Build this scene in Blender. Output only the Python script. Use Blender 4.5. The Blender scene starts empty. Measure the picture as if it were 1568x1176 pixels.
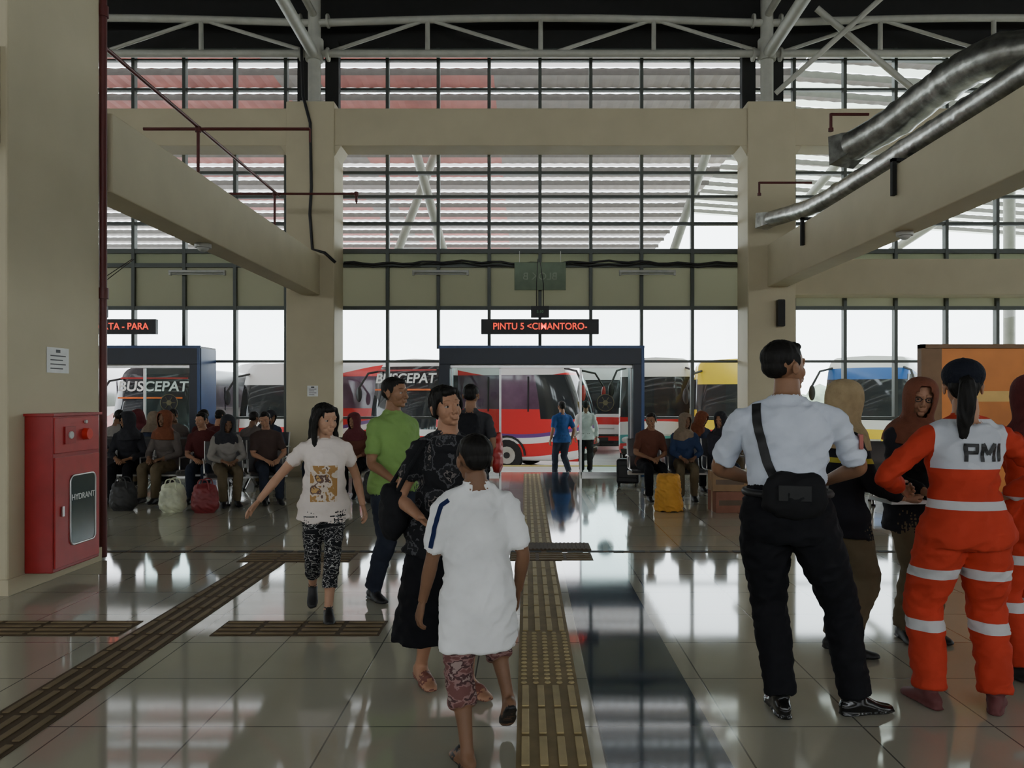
import bpy, bmesh, math, random
from mathutils import Vector, Matrix, noise, kdtree
from mathutils.bvhtree import BVHTree
random.seed(7)
V=Vector
D2R=math.pi/180
COL=bpy.context.scene.collection

# ---------------------------------------------------------------- materials
def nodes_of(m):
    m.use_nodes=True
    return m.node_tree.nodes, m.node_tree.links
def rgb(c): return (c[0],c[1],c[2],1)
def mat(name,col,rough=.5,metal=0,var=.12,scale=6,bump=0,bscale=40,emit=0,spec=.5,stretch=None):
    m=bpy.data.materials.new(name); N,L=nodes_of(m); b=N['Principled BSDF']
    b.inputs['Roughness'].default_value=rough; b.inputs['Metallic'].default_value=metal
    b.inputs['Specular IOR Level'].default_value=spec
    tc=N.new('ShaderNodeTexCoord'); mp=N.new('ShaderNodeMapping')
    L.new(tc.outputs['Object'],mp.inputs[0])
    if stretch: mp.inputs['Scale'].default_value=stretch
    nz=N.new('ShaderNodeTexNoise'); nz.inputs['Scale'].default_value=scale; nz.inputs['Detail'].default_value=4
    L.new(mp.outputs[0],nz.inputs['Vector'])
    r=N.new('ShaderNodeValToRGB')
    r.color_ramp.elements[0].position=.3; r.color_ramp.elements[1].position=.7
    r.color_ramp.elements[0].color=rgb([max(0,c*(1-var)) for c in col]); r.color_ramp.elements[1].color=rgb([min(1,c*(1+var)) for c in col])
    L.new(nz.outputs['Fac'],r.inputs[0]); L.new(r.outputs[0],b.inputs['Base Color'])
    if emit:
        L.new(r.outputs[0],b.inputs['Emission Color']); b.inputs['Emission Strength'].default_value=emit
    if bump:
        n2=N.new('ShaderNodeTexNoise'); n2.inputs['Scale'].default_value=bscale; n2.inputs['Detail'].default_value=5
        L.new(mp.outputs[0],n2.inputs['Vector'])
        bp=N.new('ShaderNodeBump'); bp.inputs['Strength'].default_value=bump; bp.inputs['Distance'].default_value=.01
        L.new(n2.outputs['Fac'],bp.inputs['Height']); L.new(bp.outputs[0],b.inputs['Normal'])
    return m
def math_node(N,L,op,a,b=None,c=None):
    n=N.new('ShaderNodeMath'); n.operation=op
    for i,v in enumerate((a,b,c)):
        if v is None: continue
        if isinstance(v,(int,float)): n.inputs[i].default_value=v
        else: L.new(v,n.inputs[i])
    return n.outputs[0]
def cloth(name,col,bands=(),rough=.85,var=.12,axis='Z',boxes=(),scale=5):
    """fabric: weave bump, soft variation; bands = (lo,hi,colour) along an object axis; boxes=(x0,x1,z0,z1,front,stops,scale)"""
    m=mat(name,col,rough,0,var,scale,bump=.45,bscale=18,spec=.2)
    N,L=nodes_of(m); b=N['Principled BSDF']
    cur=b.inputs['Base Color'].links[0].from_socket
    tc=N.new('ShaderNodeTexCoord'); sp=N.new('ShaderNodeSeparateXYZ'); L.new(tc.outputs['Object'],sp.inputs[0])
    for lo,hi,c in bands:
        s=sp.outputs[axis]
        f=math_node(N,L,'MULTIPLY',math_node(N,L,'GREATER_THAN',s,lo),math_node(N,L,'LESS_THAN',s,hi))
        mx=N.new('ShaderNodeMixRGB'); L.new(f,mx.inputs[0]); L.new(cur,mx.inputs[1]); mx.inputs[2].default_value=rgb(c); cur=mx.outputs[0]
    for (x0,x1,z0,z1,sgn,stops,sc) in boxes:
        f=math_node(N,L,'MULTIPLY',math_node(N,L,'GREATER_THAN',sp.outputs['X'],x0),math_node(N,L,'LESS_THAN',sp.outputs['X'],x1))
        f=math_node(N,L,'MULTIPLY',f,math_node(N,L,'MULTIPLY',math_node(N,L,'GREATER_THAN',sp.outputs['Z'],z0),math_node(N,L,'LESS_THAN',sp.outputs['Z'],z1)))
        f=math_node(N,L,'MULTIPLY',f,math_node(N,L,'GREATER_THAN',math_node(N,L,'MULTIPLY',sp.outputs['Y'],sgn),-.03))
        nz=N.new('ShaderNodeTexNoise'); nz.inputs['Scale'].default_value=sc; nz.inputs['Detail'].default_value=3; L.new(tc.outputs['Object'],nz.inputs['Vector'])
        r=N.new('ShaderNodeValToRGB'); r.color_ramp.interpolation='CONSTANT'
        els=r.color_ramp.elements
        els[0].position=0; els[0].color=rgb(stops[0][1]); els[1].position=stops[1][0]; els[1].color=rgb(stops[1][1])
        for p,c in stops[2:]:
            e=els.new(p); e.color=rgb(c)
        L.new(nz.outputs['Fac'],r.inputs[0])
        mx=N.new('ShaderNodeMixRGB'); L.new(f,mx.inputs[0]); L.new(cur,mx.inputs[1]); L.new(r.outputs[0],mx.inputs[2]); cur=mx.outputs[0]
    L.new(cur,b.inputs['Base Color'])
    return m
def pattern(name,stops,sc=20,stretch=None,rough=.85):
    m=mat(name,(1,1,1),rough,0,.1,sc,spec=.2,stretch=stretch); N,L=nodes_of(m)
    r=[n for n in N if n.type=='VALTORGB'][0]; r.color_ramp.interpolation='CONSTANT'; e=r.color_ramp.elements
    e[0].position=0; e[0].color=rgb(stops[0][1]); e[1].position=stops[1][0]; e[1].color=rgb(stops[1][1])
    for p,c in stops[2:]:
        k=e.new(p); k.color=rgb(c)
    return m
def glass_mat(name,tint=(.9,.95,.93),gl=.10):
    m=bpy.data.materials.new(name); N,L=nodes_of(m); N.remove(N['Principled BSDF'])
    out=N['Material Output']; t=N.new('ShaderNodeBsdfTransparent'); g=N.new('ShaderNodeBsdfGlossy'); mx=N.new('ShaderNodeMixShader')
    lw=N.new('ShaderNodeFresnel'); lw.inputs[0].default_value=1.45
    t.inputs[0].default_value=rgb(tint); g.inputs['Roughness'].default_value=.02
    L.new(lw.outputs[0],mx.inputs[0]); L.new(t.outputs[0],mx.inputs[1]); L.new(g.outputs[0],mx.inputs[2]); L.new(mx.outputs[0],out.inputs[0])
    return m
def trans_mat(name,col,amount=.5,rough=.6):
    m=bpy.data.materials.new(name); N,L=nodes_of(m); N.remove(N['Principled BSDF'])
    out=N['Material Output']; d=N.new('ShaderNodeBsdfDiffuse'); t=N.new('ShaderNodeBsdfTranslucent'); mx=N.new('ShaderNodeMixShader')
    tc=N.new('ShaderNodeTexCoord'); nz=N.new('ShaderNodeTexNoise'); nz.inputs['Scale'].default_value=.6; L.new(tc.outputs['Object'],nz.inputs['Vector'])
    r=N.new('ShaderNodeValToRGB'); r.color_ramp.elements[0].color=rgb([c*.8 for c in col]); r.color_ramp.elements[1].color=rgb(col)
    L.new(nz.outputs['Fac'],r.inputs[0]); L.new(r.outputs[0],d.inputs[0]); L.new(r.outputs[0],t.inputs[0])
    mx.inputs[0].default_value=amount; L.new(d.outputs[0],mx.inputs[1]); L.new(t.outputs[0],mx.inputs[2]); L.new(mx.outputs[0],out.inputs[0])
    return m

M_wall=mat('beige_paint',(.50,.445,.30),.7,0,.05,2,bump=.05)
M_concrete=mat('beige_render',(.42,.37,.25),.75,0,.06,2,bump=.05)
M_mull=mat('aluminium_mullion_dark',(.07,.08,.07),.45,.3,.05)
M_navy=mat('navy_frame',(.003,.008,.022),.4,0,.1)
M_blue=mat('blue_frame',(.012,.06,.20),.35,0,.1)
M_glass=glass_mat('window_glass')
M_doorglass=glass_mat('door_glass',(.80,.90,.88))
M_frost=trans_mat('frosted_green_film',(.44,.445,.35),.6)
M_dark=mat('roof_dark',(.012,.012,.011),.8)
M_steel=mat('painted_steel_white',(.42,.42,.36),.5,0,.08)
M_black=mat('black_plastic',(.012,.012,.013),.5)
M_maroon=mat('maroon_pipe',(.10,.014,.012),.5)
M_red=mat('hydrant_red',(.30,.012,.014),.4)
M_red2=mat('hydrant_red_light',(.38,.02,.02),.4)
M_paper=mat('paper',(.75,.76,.74),.8)
M_silver=mat('brushed_metal',(.55,.55,.54),.3,.9,.1)
M_led=mat('led_red',(1,.05,.02),.5,0,0,emit=1.6)
M_white=mat('white_plastic',(.45,.46,.44),.5)
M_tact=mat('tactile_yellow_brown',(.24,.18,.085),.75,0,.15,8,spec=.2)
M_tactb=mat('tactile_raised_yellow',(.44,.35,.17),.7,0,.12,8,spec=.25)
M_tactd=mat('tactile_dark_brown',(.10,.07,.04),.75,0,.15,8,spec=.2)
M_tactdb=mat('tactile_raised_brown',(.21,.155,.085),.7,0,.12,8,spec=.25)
M_rubber=mat('rubber_black',(.02,.02,.02),.8)

def floor_mat(name,c1,c2,grout,size,rough,off=(0,0,0)):
    m=bpy.data.materials.new(name); N,L=nodes_of(m); b=N['Principled BSDF']
    tc=N.new('ShaderNodeTexCoord'); mp=N.new('ShaderNodeMapping'); mp.inputs['Location'].default_value=off
    L.new(tc.outputs['Object'],mp.inputs[0])
    br=N.new('ShaderNodeTexBrick'); br.offset=0; br.squash=1; br.inputs['Scale'].default_value=1
    br.inputs['Brick Width'].default_value=size; br.inputs['Row Height'].default_value=size; br.inputs['Mortar Size'].default_value=.004; br.inputs['Mortar Smooth'].default_value=0
    br.inputs['Color1'].default_value=rgb(c1); br.inputs['Color2'].default_value=rgb(c2); br.inputs['Mortar'].default_value=rgb(grout)
    L.new(mp.outputs[0],br.inputs['Vector'])
    nz=N.new('ShaderNodeTexNoise'); nz.inputs['Scale'].default_value=1.6; nz.inputs['Detail'].default_value=5; L.new(mp.outputs[0],nz.inputs['Vector'])
    mr=N.new('ShaderNodeMapRange'); mr.inputs[3].default_value=.85; mr.inputs[4].default_value=1.12; L.new(nz.outputs['Fac'],mr.inputs[0])
    mx=N.new('ShaderNodeMixRGB'); mx.blend_type='MULTIPLY'; mx.inputs[0].default_value=1; L.new(br.outputs['Color'],mx.inputs[1]); L.new(mr.outputs[0],mx.inputs[2])
    L.new(mx.outputs[0],b.inputs['Base Color'])
    r2=N.new('ShaderNodeMapRange'); r2.inputs[3].default_value=rough; r2.inputs[4].default_value=rough+.05; L.new(nz.outputs['Fac'],r2.inputs[0])
    L.new(r2.outputs[0],b.inputs['Roughness'])
    b.inputs['Specular IOR Level'].default_value=.95
    bp=N.new('ShaderNodeBump'); bp.inputs['Strength'].default_value=.25; bp.inputs['Distance'].default_value=.002
    inv=math_node(N,L,'SUBTRACT',1.0,br.outputs['Fac']); L.new(inv,bp.inputs['Height']); L.new(bp.outputs[0],b.inputs['Normal'])
    return m
M_floor=floor_mat('polished_tile',(.45,.43,.34),(.405,.39,.31),(.13,.13,.11),.6,.035,(.27,.1,0))
M_bluetile=floor_mat('navy_tile',(.03,.05,.075),(.045,.065,.095),(.08,.09,.09),.6,.035,(.27,.1,0))

# ---------------------------------------------------------------- mesh builder
class G:
    def __init__(s): s.v=[];s.f=[];s.m=[];s.mats=[];s.sm=[]
    def mi(s,m):
        if m not in s.mats: s.mats.append(m)
        return s.mats.index(m)
    def add(s,vs,fs,m,smooth=False):
        o=len(s.v); s.v+=[V(v) for v in vs]; k=s.mi(m)
        for f in fs: s.f.append([i+o for i in f]); s.m.append(k); s.sm.append(smooth)
    def box(s,lo,hi,m,M=None,bev=0):
        bm=bmesh.new(); bmesh.ops.create_cube(bm,size=1)
        lo=V(lo);hi=V(hi)
        for v in bm.verts: v.co=V([(lo[i]+hi[i])/2+v.co[i]*(hi[i]-lo[i]) for i in range(3)])
        if bev: bmesh.ops.bevel(bm,geom=bm.edges[:],offset=bev,segments=2,affect='EDGES',profile=.5)
        if M: bm.transform(M)
        bm.verts.index_update(); s.add([v.co.copy() for v in bm.verts],[[v.index for v in f.verts] for f in bm.faces],m,False); bm.free()
    def tube(s,pts,r,m,n=10,cap=True,smooth=True,ell=None):
        pts=[V(p) for p in pts]; rs=r if isinstance(r,(list,tuple)) else [r]*len(pts)
        rings=[];prev=None
        for i,p in enumerate(pts):
            t=(pts[min(i+1,len(pts)-1)]-pts[max(i-1,0)]).normalized()
            if prev is None:
                a=t.orthogonal().normalized()
                if ell: a=(V(ell)-t*t.dot(V(ell))).normalized()
            else: a=(prev-t*prev.dot(t)).normalized()
            prev=a; b=t.cross(a)
            rings.append([p+(a*math.cos(k*2*math.pi/n)+b*math.sin(k*2*math.pi/n))*rs[i] for k in range(n)])
        vs=[v for q in rings for v in q]; fs=[]
        for i in range(len(pts)-1):
            for k in range(n):
                fs.append([i*n+k,i*n+(k+1)%n,(i+1)*n+(k+1)%n,(i+1)*n+k])
        s.add(vs,fs,m,smooth)
        if cap:
            s.add(rings[0],[list(range(n))[::-1]],m); s.add(rings[-1],[list(range(n))],m)
    def ell(s,c,r,m,M=None,u=16,w=10):
        bm=bmesh.new(); bmesh.ops.create_uvsphere(bm,u_segments=u,v_segments=w,radius=1)
        for v in bm.verts: v.co=V([c[i]+v.co[i]*r[i] for i in range(3)])
        if M: bm.transform(M)
        bm.verts.index_update(); s.add([v.co.copy() for v in bm.verts],[[v.index for v in f.verts] for f in bm.faces],m,True); bm.free()
    def obj(s,name,parent=None,M=None):
        me=bpy.data.meshes.new(name); me.from_pydata(s.v,[],s.f)
        for x in s.mats: me.materials.append(x)
        me.polygons.foreach_set('material_index',s.m); me.polygons.foreach_set('use_smooth',s.sm); me.update()
        o=bpy.data.objects.new(name,me); COL.objects.link(o)
        if parent: o.parent=parent
        if M: o.matrix_local=M
        return o
def empty(name,M=None):
    e=bpy.data.objects.new(name,None); COL.objects.link(e)
    if M: e.matrix_world=M
    return e
def T(x,y,z): return Matrix.Translation((x,y,z))
def RZ(a): return Matrix.Rotation(a*D2R,4,'Z')
def RX(a): return Matrix.Rotation(a*D2R,4,'X')
def RY(a): return Matrix.Rotation(a*D2R,4,'Y')
def text(name,body,size,m,M,parent=None,extrude=.002,align='CENTER',sx=1,bold=0):
    c=bpy.data.curves.new(name,'FONT'); c.body=body; c.size=size; c.extrude=extrude; c.align_x=align; c.align_y='CENTER'; c.offset=bold
    o=bpy.data.objects.new(name,c); COL.objects.link(o)
    bpy.context.view_layer.update()
    dg=bpy.context.evaluated_depsgraph_get(); me=bpy.data.meshes.new_from_object(o.evaluated_get(dg))
    bpy.data.objects.remove(o); me.materials.clear(); me.materials.append(m)
    for v in me.vertices: v.co.x*=sx
    o=bpy.data.objects.new(name,me); COL.objects.link(o)
    if parent: o.parent=parent
    o.matrix_local=M
    return o
def catm(a,b,c,d,t):
    return [.5*((2*b[i])+(-a[i]+c[i])*t+(2*a[i]-5*b[i]+4*c[i]-d[i])*t*t+(-a[i]+3*b[i]-3*c[i]+d[i])*t**3) for i in range(len(b))]

# ---------------------------------------------------------------- room shell
g=G(); g.box((-22,-14,-.3),(22,15.25,0),M_floor); g.obj('floor')
g=G(); g.box((-22,-14,9.5),(22,15.3,9.8),M_dark); g.obj('ceiling')
for nm,x0,x1 in (('wall_left',-22.3,-22),('wall_right',22,22.3)):
    g=G(); g.box((x0,-14,0),(x1,15.3,5.1),M_wall); g.box((x0,-14,6.3),(x1,15.3,9.8),M_wall)  # unseen side walls; open band added and sized to control fill light
    for y in (-14,-7,0,7.5,14.6): g.box((x0,y,5.1),(x1,y+.6,6.3),M_wall)
    g.obj(nm)
g=G(); g.box((-22,-14.3,0),(22,-14,4.2),M_wall); g.box((-22,-14.3,6.4),(22,-14,9.8),M_wall)  # back wall out of view; open strip put in to brighten the interior
for x in (-22,-14,-5,4,13,21): g.box((x,-14.3,4.2),(x+.9,-14,6.4),M_wall)
g.obj('wall_back')
g=G(); g.box((-22,15.15,8.35),(22,15.3,9.5),M_dark); g.obj('wall_front')

g=G(); g.box((.33,-2,0),(.84,15.2,.0025),M_bluetile); g.obj('trim_navy_tile_strip')
def tactile(name,x0,x1,y0,y1,mode,m,mb,along='y'):
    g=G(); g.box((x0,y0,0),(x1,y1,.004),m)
    nx=max(1,round((x1-x0)/.3)); ny=max(1,round((y1-y0)/.3)); dx=(x1-x0)/nx; dy=(y1-y0)/ny
    for i in range(nx):
        for j in range(ny):
            cx=x0+i*dx; cy=y0+j*dy; md=mode if mode!='mix' else ('dot' if (4.05<cy+.15<5.0) else 'bar')
            if md=='bar':
                for k in range(4):
                    if along=='y':
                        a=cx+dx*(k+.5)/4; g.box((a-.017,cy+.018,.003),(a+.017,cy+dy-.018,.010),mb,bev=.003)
                    else:
                        a=cy+dy*(k+.5)/4; g.box((cx+.015,a-.017,.003),(cx+dx-.015,a+.017,.010),mb,bev=.003)
            else:
                for k in range(5):
                    for l in range(5):
                        a=cx+dx*(k+.5)/5; b=cy+dy*(l+.5)/5
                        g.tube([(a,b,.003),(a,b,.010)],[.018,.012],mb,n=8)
    return g.obj(name)
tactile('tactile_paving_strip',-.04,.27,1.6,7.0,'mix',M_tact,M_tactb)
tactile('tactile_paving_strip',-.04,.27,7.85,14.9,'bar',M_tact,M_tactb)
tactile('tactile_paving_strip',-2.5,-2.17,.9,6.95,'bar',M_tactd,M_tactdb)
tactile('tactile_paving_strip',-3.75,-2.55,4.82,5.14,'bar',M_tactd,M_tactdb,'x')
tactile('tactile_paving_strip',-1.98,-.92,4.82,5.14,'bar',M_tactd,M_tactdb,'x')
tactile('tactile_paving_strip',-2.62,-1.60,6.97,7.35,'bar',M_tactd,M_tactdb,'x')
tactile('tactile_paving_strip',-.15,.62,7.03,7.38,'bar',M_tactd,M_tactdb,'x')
g=G(); g.box((-12,7.40,0),(12,7.48,.003),M_tactd)
for i in range(120): g.box((-12+i*.2,7.405,.002),(-12+i*.2+.15,7.475,.006),M_rubber)
g.obj('floor_drain_channel')
g=G(); g.box((-.2,7.49,0),(.64,7.84,.012),M_tactd,bev=.004)
for i in range(20): g.box((-.18+i*.04,7.5,.010),(-.18+i*.04+.02,7.83,.018),M_tactd)
g.obj('door_mat')

# ---------------------------------------------------------------- facade
FY=15.2
def facade():
    g=G()
    xs=[.28+k for k in range(-21,22)]
    gates=[(-1.62,2.21),(-9.9,-6.1)]
    for x in xs:
        z0=0
        for a,b in gates:
            if a-.1<x<b+.1: z0=2.44
        g.box((x-.032,FY-.06,z0),(x+.032,FY+.06,8.35),M_mull)
    for z,h in ((8.32,.05),(8.12,.03),(7.54,.05),(6.93,.05),(6.38,.045),(5.9,.055),(5.43,.055),(4.9,.06),(4.36,.09),(4.08,.08),(3.24,.07),(2.19,.05)):
        if z<2.44:
            for a,b in ((-22,-9.9),(-6.1,-1.62),(2.21,22)): g.box((a,FY-.05,z-h/2),(b,FY+.05,z+h/2),M_mull)
        else: g.box((-22,FY-.05,z-h/2),(22,FY+.05,z+h/2),M_mull)
    segs=[(-22,-9.9),(-6.1,-1.62),(2.21,22)]
    for a,b in segs:
        for z,h in ((1.08,.05),(.05,.1)): g.box((a,FY-.05,z-h/2),(b,FY+.05,z+h/2),M_mull)
    g.obj('window_1')
    g=G()
    for a,b in segs: g.add([(a,FY,.1),(b,FY,.1),(b,FY,3.24),(a,FY,3.24)],[[0,1,2,3]],M_glass)
    for a,b in gates: g.add([(a,FY,2.44),(b,FY,2.44),(b,FY,3.24),(a,FY,3.24)],[[0,1,2,3]],M_glass)
    g.add([(-22,FY,4.1),(22,FY,4.1),(22,FY,8.35),(-22,FY,8.35)],[[0,1,2,3]],M_glass)
    g.obj('window_2')
    g=G(); g.box((-22,FY+.01,3.25),(22,FY+.02,4.32),M_frost); g.obj('window_3')
facade()
def column(x0,x1,y0,y1,zt,name='column',m=M_wall):
    g=G(); g.box((x0,y0,0),(x1,y1,zt),m,bev=.02)
    g.box((x0-.012,y0-.012,0),(x1+.012,y1+.012,.10),M_concrete)
    return g.obj(name)
CX=[(-13.13,-12.23),(-4.48,-3.58),(4.15,5.05),(12.8,13.7)]
for a,b in CX:
    column(a,b,14.4,15.12,7.02)
    g=G(); c=(a+b)/2
    g.box((c-.22,14.5,7.025),(c+.22,14.95,7.07),M_steel)
    g.tube([(c,14.7,7.05),(c,14.7,9.4)],.12,M_steel,12)
    g.box((c-.40,14.95,7.03),(c-.14,15.12,8.4),M_dark); g.box((c+.14,14.95,7.03),(c+.40,15.12,8.4),M_dark)
    g.tube([(c-.0,14.7,7.9),(c,14.7,8.3)],.17,M_steel,12)
    for k in (8.02,8.66):
        g.tube([(c-.28,14.7,k),(c-.24,14.7,k)],.13,M_steel,10); g.tube([(c+.24,14.7,k),(c+.28,14.7,k)],.13,M_steel,10)
    g.obj('steel_post')
for i in range(3):
    g=G(); g.box((CX[i][1]-.01,14.44,6.2),(CX[i+1][0]+.01,15.0,6.9),M_wall,bev=.015)
    for s,x in ((1,CX[i][1]),(-1,CX[i+1][0])):
        g.add([(x,14.44,6.2),(x+s*.12,14.44,6.2),(x,14.44,6.0),(x,15,6.2),(x+s*.12,15,6.2),(x,15,6.0)],[[0,1,2],[3,5,4],[1,4,5,2]],M_wall)
    g.obj('concrete_beam')
g=G(); g.box((5.03,14.55,3.42),(12.82,15.05,4.1),M_wall,bev=.015); g.obj('concrete_beam')
g=G(); g.box((-4.2,7.18,3.40),(-3.85,14.42,4.14),M_wall,bev=.012); g.obj('concrete_beam')
g=G(); g.box((4.52,-1,3.55),(4.9,14.42,4.33),M_wall,bev=.012); g.obj('concrete_beam')
g=G(); g.box((-4.2,-6,3.40),(-3.95,5.81,4.14),M_wall,bev=.012); g.obj('concrete_beam')
g=G(); g.box((-5.2,5.8,0),(-3.9,7.05,9.5),M_wall,bev=.015); g.box((-5.215,5.785,0),(-3.885,7.065,.12),M_wall); g.obj('column')
def notice(M,name='wall_notice',w=.3,h=.21):
    e=empty(name,M); g=G(); g.box((-w/2,-.003,-h/2),(w/2,0,h/2),M_paper)
    g.box((-.03,-.004,h*.3),(.03,-.003,h*.42),M_black)
    for k in range(4): g.box((-w*.35,-.004,h*.15-k*.035),(w*.35-(k%2)*.04,-.003,h*.15-k*.035+.010),M_black)
    g.obj('sheet',e)
    return e
notice(T(-3.898,6.42,1.80)@RZ(90))
notice(T(-3.98,14.398,1.6),w=.2,h=.2)

def hydrant():
    e=empty('fire_hydrant_cabinet',T(-3.9,6.32,0)@RZ(90))
    g=G(); g.box((-.33,-.22,.12),(.33,0,1.35),M_red,bev=.01)
    g.box((-.31,-.232,.15),(.31,-.215,1.02),M_red2,bev=.004)
    g.box((-.31,-.228,1.05),(.31,-.215,1.33),M_red2,bev=.004)
    g.box((-.34,-.24,1.345),(.34,0,1.365),M_red)
    g.obj('cabinet_body',e)
    g=G(); gl=mat('cabinet_glass',(.05,.07,.07),.15,0,.1,spec=.3)
    a,b,c,d=-.12,.24,.30,.86
    pts=[]
    for (cx,cz,s0) in ((b-.05,d-.05,0),(a+.05,d-.05,90),(a+.05,c+.05,180),(b-.05,c+.05,270)):
        for k in range(5): t=(s0+k*22.5)*D2R; pts.append((cx+.05*math.cos(t),-.236,cz+.05*math.sin(t)))
    g.add(pts,[list(range(len(pts)))],gl)
    g.tube([V(p) for p in pts]+[V(pts[0])],.008,M_silver,6)
    g.obj('door_window',e)
    text('hydrant_label','HYDRANT',.07,M_paper,T(.06,-.239,.68)@RX(90),e)
    g=G(); g.tube([(.1,-.22,1.19),(.1,-.27,1.19)],[.05,.045],mat('alarm_red',(.6,.03,.02),.3),16); g.tube([(-.12,-.22,1.19),(-.12,-.235,1.19)],.045,M_black,16)
    g.box((-.19,-.24,1.12),(-.05,-.228,1.26),M_red); g.tube([(-.12,-.24,1.19),(-.12,-.25,1.19)],.03,M_white,12)
    g.tube([(.1,-.23,1.29),(.1,-.245,1.29)],.015,M_white,8)
    g.box((-.24,-.25,.55),(-.215,-.235,.63),M_silver,bev=.003)
    g.obj('alarm_and_handle',e)
hydrant()

g=G(); g.tube([(-3.90,7.11,.02),(-3.90,7.11,9.4)],.035,M_maroon,12)
for z in (2.4,5,7.4): g.tube([(-3.90,7.11,z),(-3.90,7.11,z+.1)],.048,M_maroon,12)
g.obj('fire_riser_pipe')
g=G(); g.tube([(-4.25,7.2,5.03),(-4.25,13.3,4.96)],.022,M_maroon,8)
for y,x0,x1,dr in ((10,-4.96,-2.8,(-4.25,)),(13.2,-5.2,-2.9,(-4.3,-2.9))):
    g.tube([(x0,y,4.97),(x1,y,4.97)],.02,M_maroon,8)
    for x in dr:
        g.tube([(x,y,4.97),(x,y,4.97-(.62 if x<-3.5 else .14))],.022,M_maroon,8); g.tube([(x,y,4.93),(x,y,5.0)],.04,M_maroon,8)
    g.tube([(x1,y,4.97),(x1,y,4.8)],.014,M_maroon,8)
g.obj('sprinkler_pipe')
g=G()
for y,x0,x1 in ((10,3.96,4.45),(13.2,4.0,4.9)):
    g.tube([(x0,y,5.16),(x1,y,5.16)],.02,M_maroon,8); g.tube([(x0,y,5.17),(x0,y,4.96)],.02,M_maroon,8); g.tube([(x0,y,4.98),(x0,y,4.94)],.035,M_maroon,8)
g.obj('sprinkler_pipe')
g=G()
g.tube([(-4.25,14.6,8.2),(-4.15,14.36,7.1),(-4.02,14.37,6.6),(-4.0,14.38,5.4),(-4.03,14.38,4.9),(-3.98,14.38,4.25),(-3.75,14.37,4.18),(-3.55,14.38,4.0)],.028,M_black,8)
g.obj('wall_cable')
g=G()
pts=[]
for i in range(41):
    x=-3.56+i*7.69/40; pts.append((x,15.08,4.12+.02*math.sin(i*1.7)-.02*math.sin(i*.4)))
g.tube(pts,.02,M_black,6); g.tube([(p[0],p[1]-.02,p[2]-.05+.02*math.sin(p[0]*3)) for p in pts],.012,M_black,6); g.obj('cable_run')

M_duct=mat('galvanised_foil',(.34,.34,.31),.34,.95,.35,9,bump=1,bscale=7)
def duct(name,pts,r,n=20):
    pts=[V(p) for p in pts]; g=G(); P=[];R=[]
    Q=[]
    for i in range(len(pts)-1):
        for k in range(6): Q.append(V(catm(pts[max(i-1,0)],pts[i],pts[i+1],pts[min(i+2,len(pts)-1)],k/6)))
    Q.append(pts[-1]); pts=Q; c=0
    for i in range(len(pts)-1):
        n_=max(1,int((pts[i+1]-pts[i]).length/.07))
        for k in range(n_):
            c+=1; P.append(pts[i].lerp(pts[i+1],k/n_)); R.append(r*(1+(.07 if c%9==0 else 0)+random.uniform(-.03,.03)))
    P.append(pts[-1]);R.append(r); g.tube(P,R,M_duct,n)
    e=pts[-1]; d=(pts[-1]-pts[-2]).normalized()
    g.tube([e-d*.05,e+d*.02,e+d*.25],[r*1.02,r*1.15,r*1.4],M_duct,4,smooth=False,cap=False); g.tube([e+d*.20,e+d*.21],r*1.3,M_black,4)
    return g.obj(name)
duct('air_duct',[(4.72,1,4.55),(4.72,6,4.55),(4.72,10,4.56),(4.70,12.4,4.60),(4.60,13.4,4.68),(4.42,13.9,4.70)],.14)
duct('air_duct',[(8.5,7.3,4.95),(6.2,7.6,4.98),(5.45,7.8,5.03),(5.0,8.3,5.15),(4.9,9.2,5.16),(4.78,10.0,5.06),(4.55,10.7,4.98)],.21)
g=G()
for y in (6.6,9.4,12.5):
    g.box((4.46,y-.03,3.95),(4.51,y+.03,4.40),M_dark); g.box((4.46,y-.03,4.36),(5.0,y+.03,4.40),M_dark); g.box((4.94,y-.03,4.3),(4.98,y+.03,4.75),M_dark)
g.obj('duct_bracket')

def tr(g,a,b,r): g.tube([a,b],r,M_steel,10)
for x0,x1 in ((-12.68,-4.03),(-4.03,4.6),(4.6,13.25)):
    g=G(); y=14.7; w=x1-x0; zb=8.04; n=8
    def zt(t): return 8.62+.10*math.sin(math.pi*t)
    tr(g,(x0,y,zb),(x1,y,zb),.07)
    top=[(x0+w*k/16,y,zt(k/16)) for k in range(17)]; g.tube(top,.07,M_steel,10)
    for k in range(1,4): t=k/4; tr(g,(x0+w*t,y,zb),(x0+w*t,y,zt(t)),.045)
    for k in range(4):
        if k%2==0: tr(g,(x0+w*k/4+.2,y,zb),(x0+w*(k+1)/4,y,zt((k+1)/4)),.035)
        else: tr(g,(x0+w*k/4,y,zt(k/4)),(x0+w*(k+1)/4,y,zb),.035)
    g.obj('roof_truss')
for c in (-4.03,4.6):
    g=G(); tr(g,(c,14.7,8.0),(c,-10,8.95),.11); tr(g,(c,14.7,8.75),(c,-10,9.35),.07)
    for k in range(3,12): tr(g,(c,14.7-k*2,8.0+k*.077),(c,13.7-k*2,8.78+k*.05),.035); tr(g,(c,13.7-k*2,8.78+k*.05),(c,12.7-k*2,8.07+k*.077),.035)
    g.obj('roof_truss')
g=G()
for y in (8,11.5): tr(g,(-20,y,8.9),(20,y,8.9),.05); tr(g,(-20,y,9.35),(20,y,9.35),.05)
g.obj('roof_purlin_tube')
g=G(); tr(g,(5.4,14.3,8.7),(7.3,14.3,7.1),.06); tr(g,(4.7,14.5,7.2),(7.2,13,9.3),.05); tr(g,(7.6,12.5,8.2),(12,12.5,7.7),.07); g.obj('roof_brace_tube')

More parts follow.
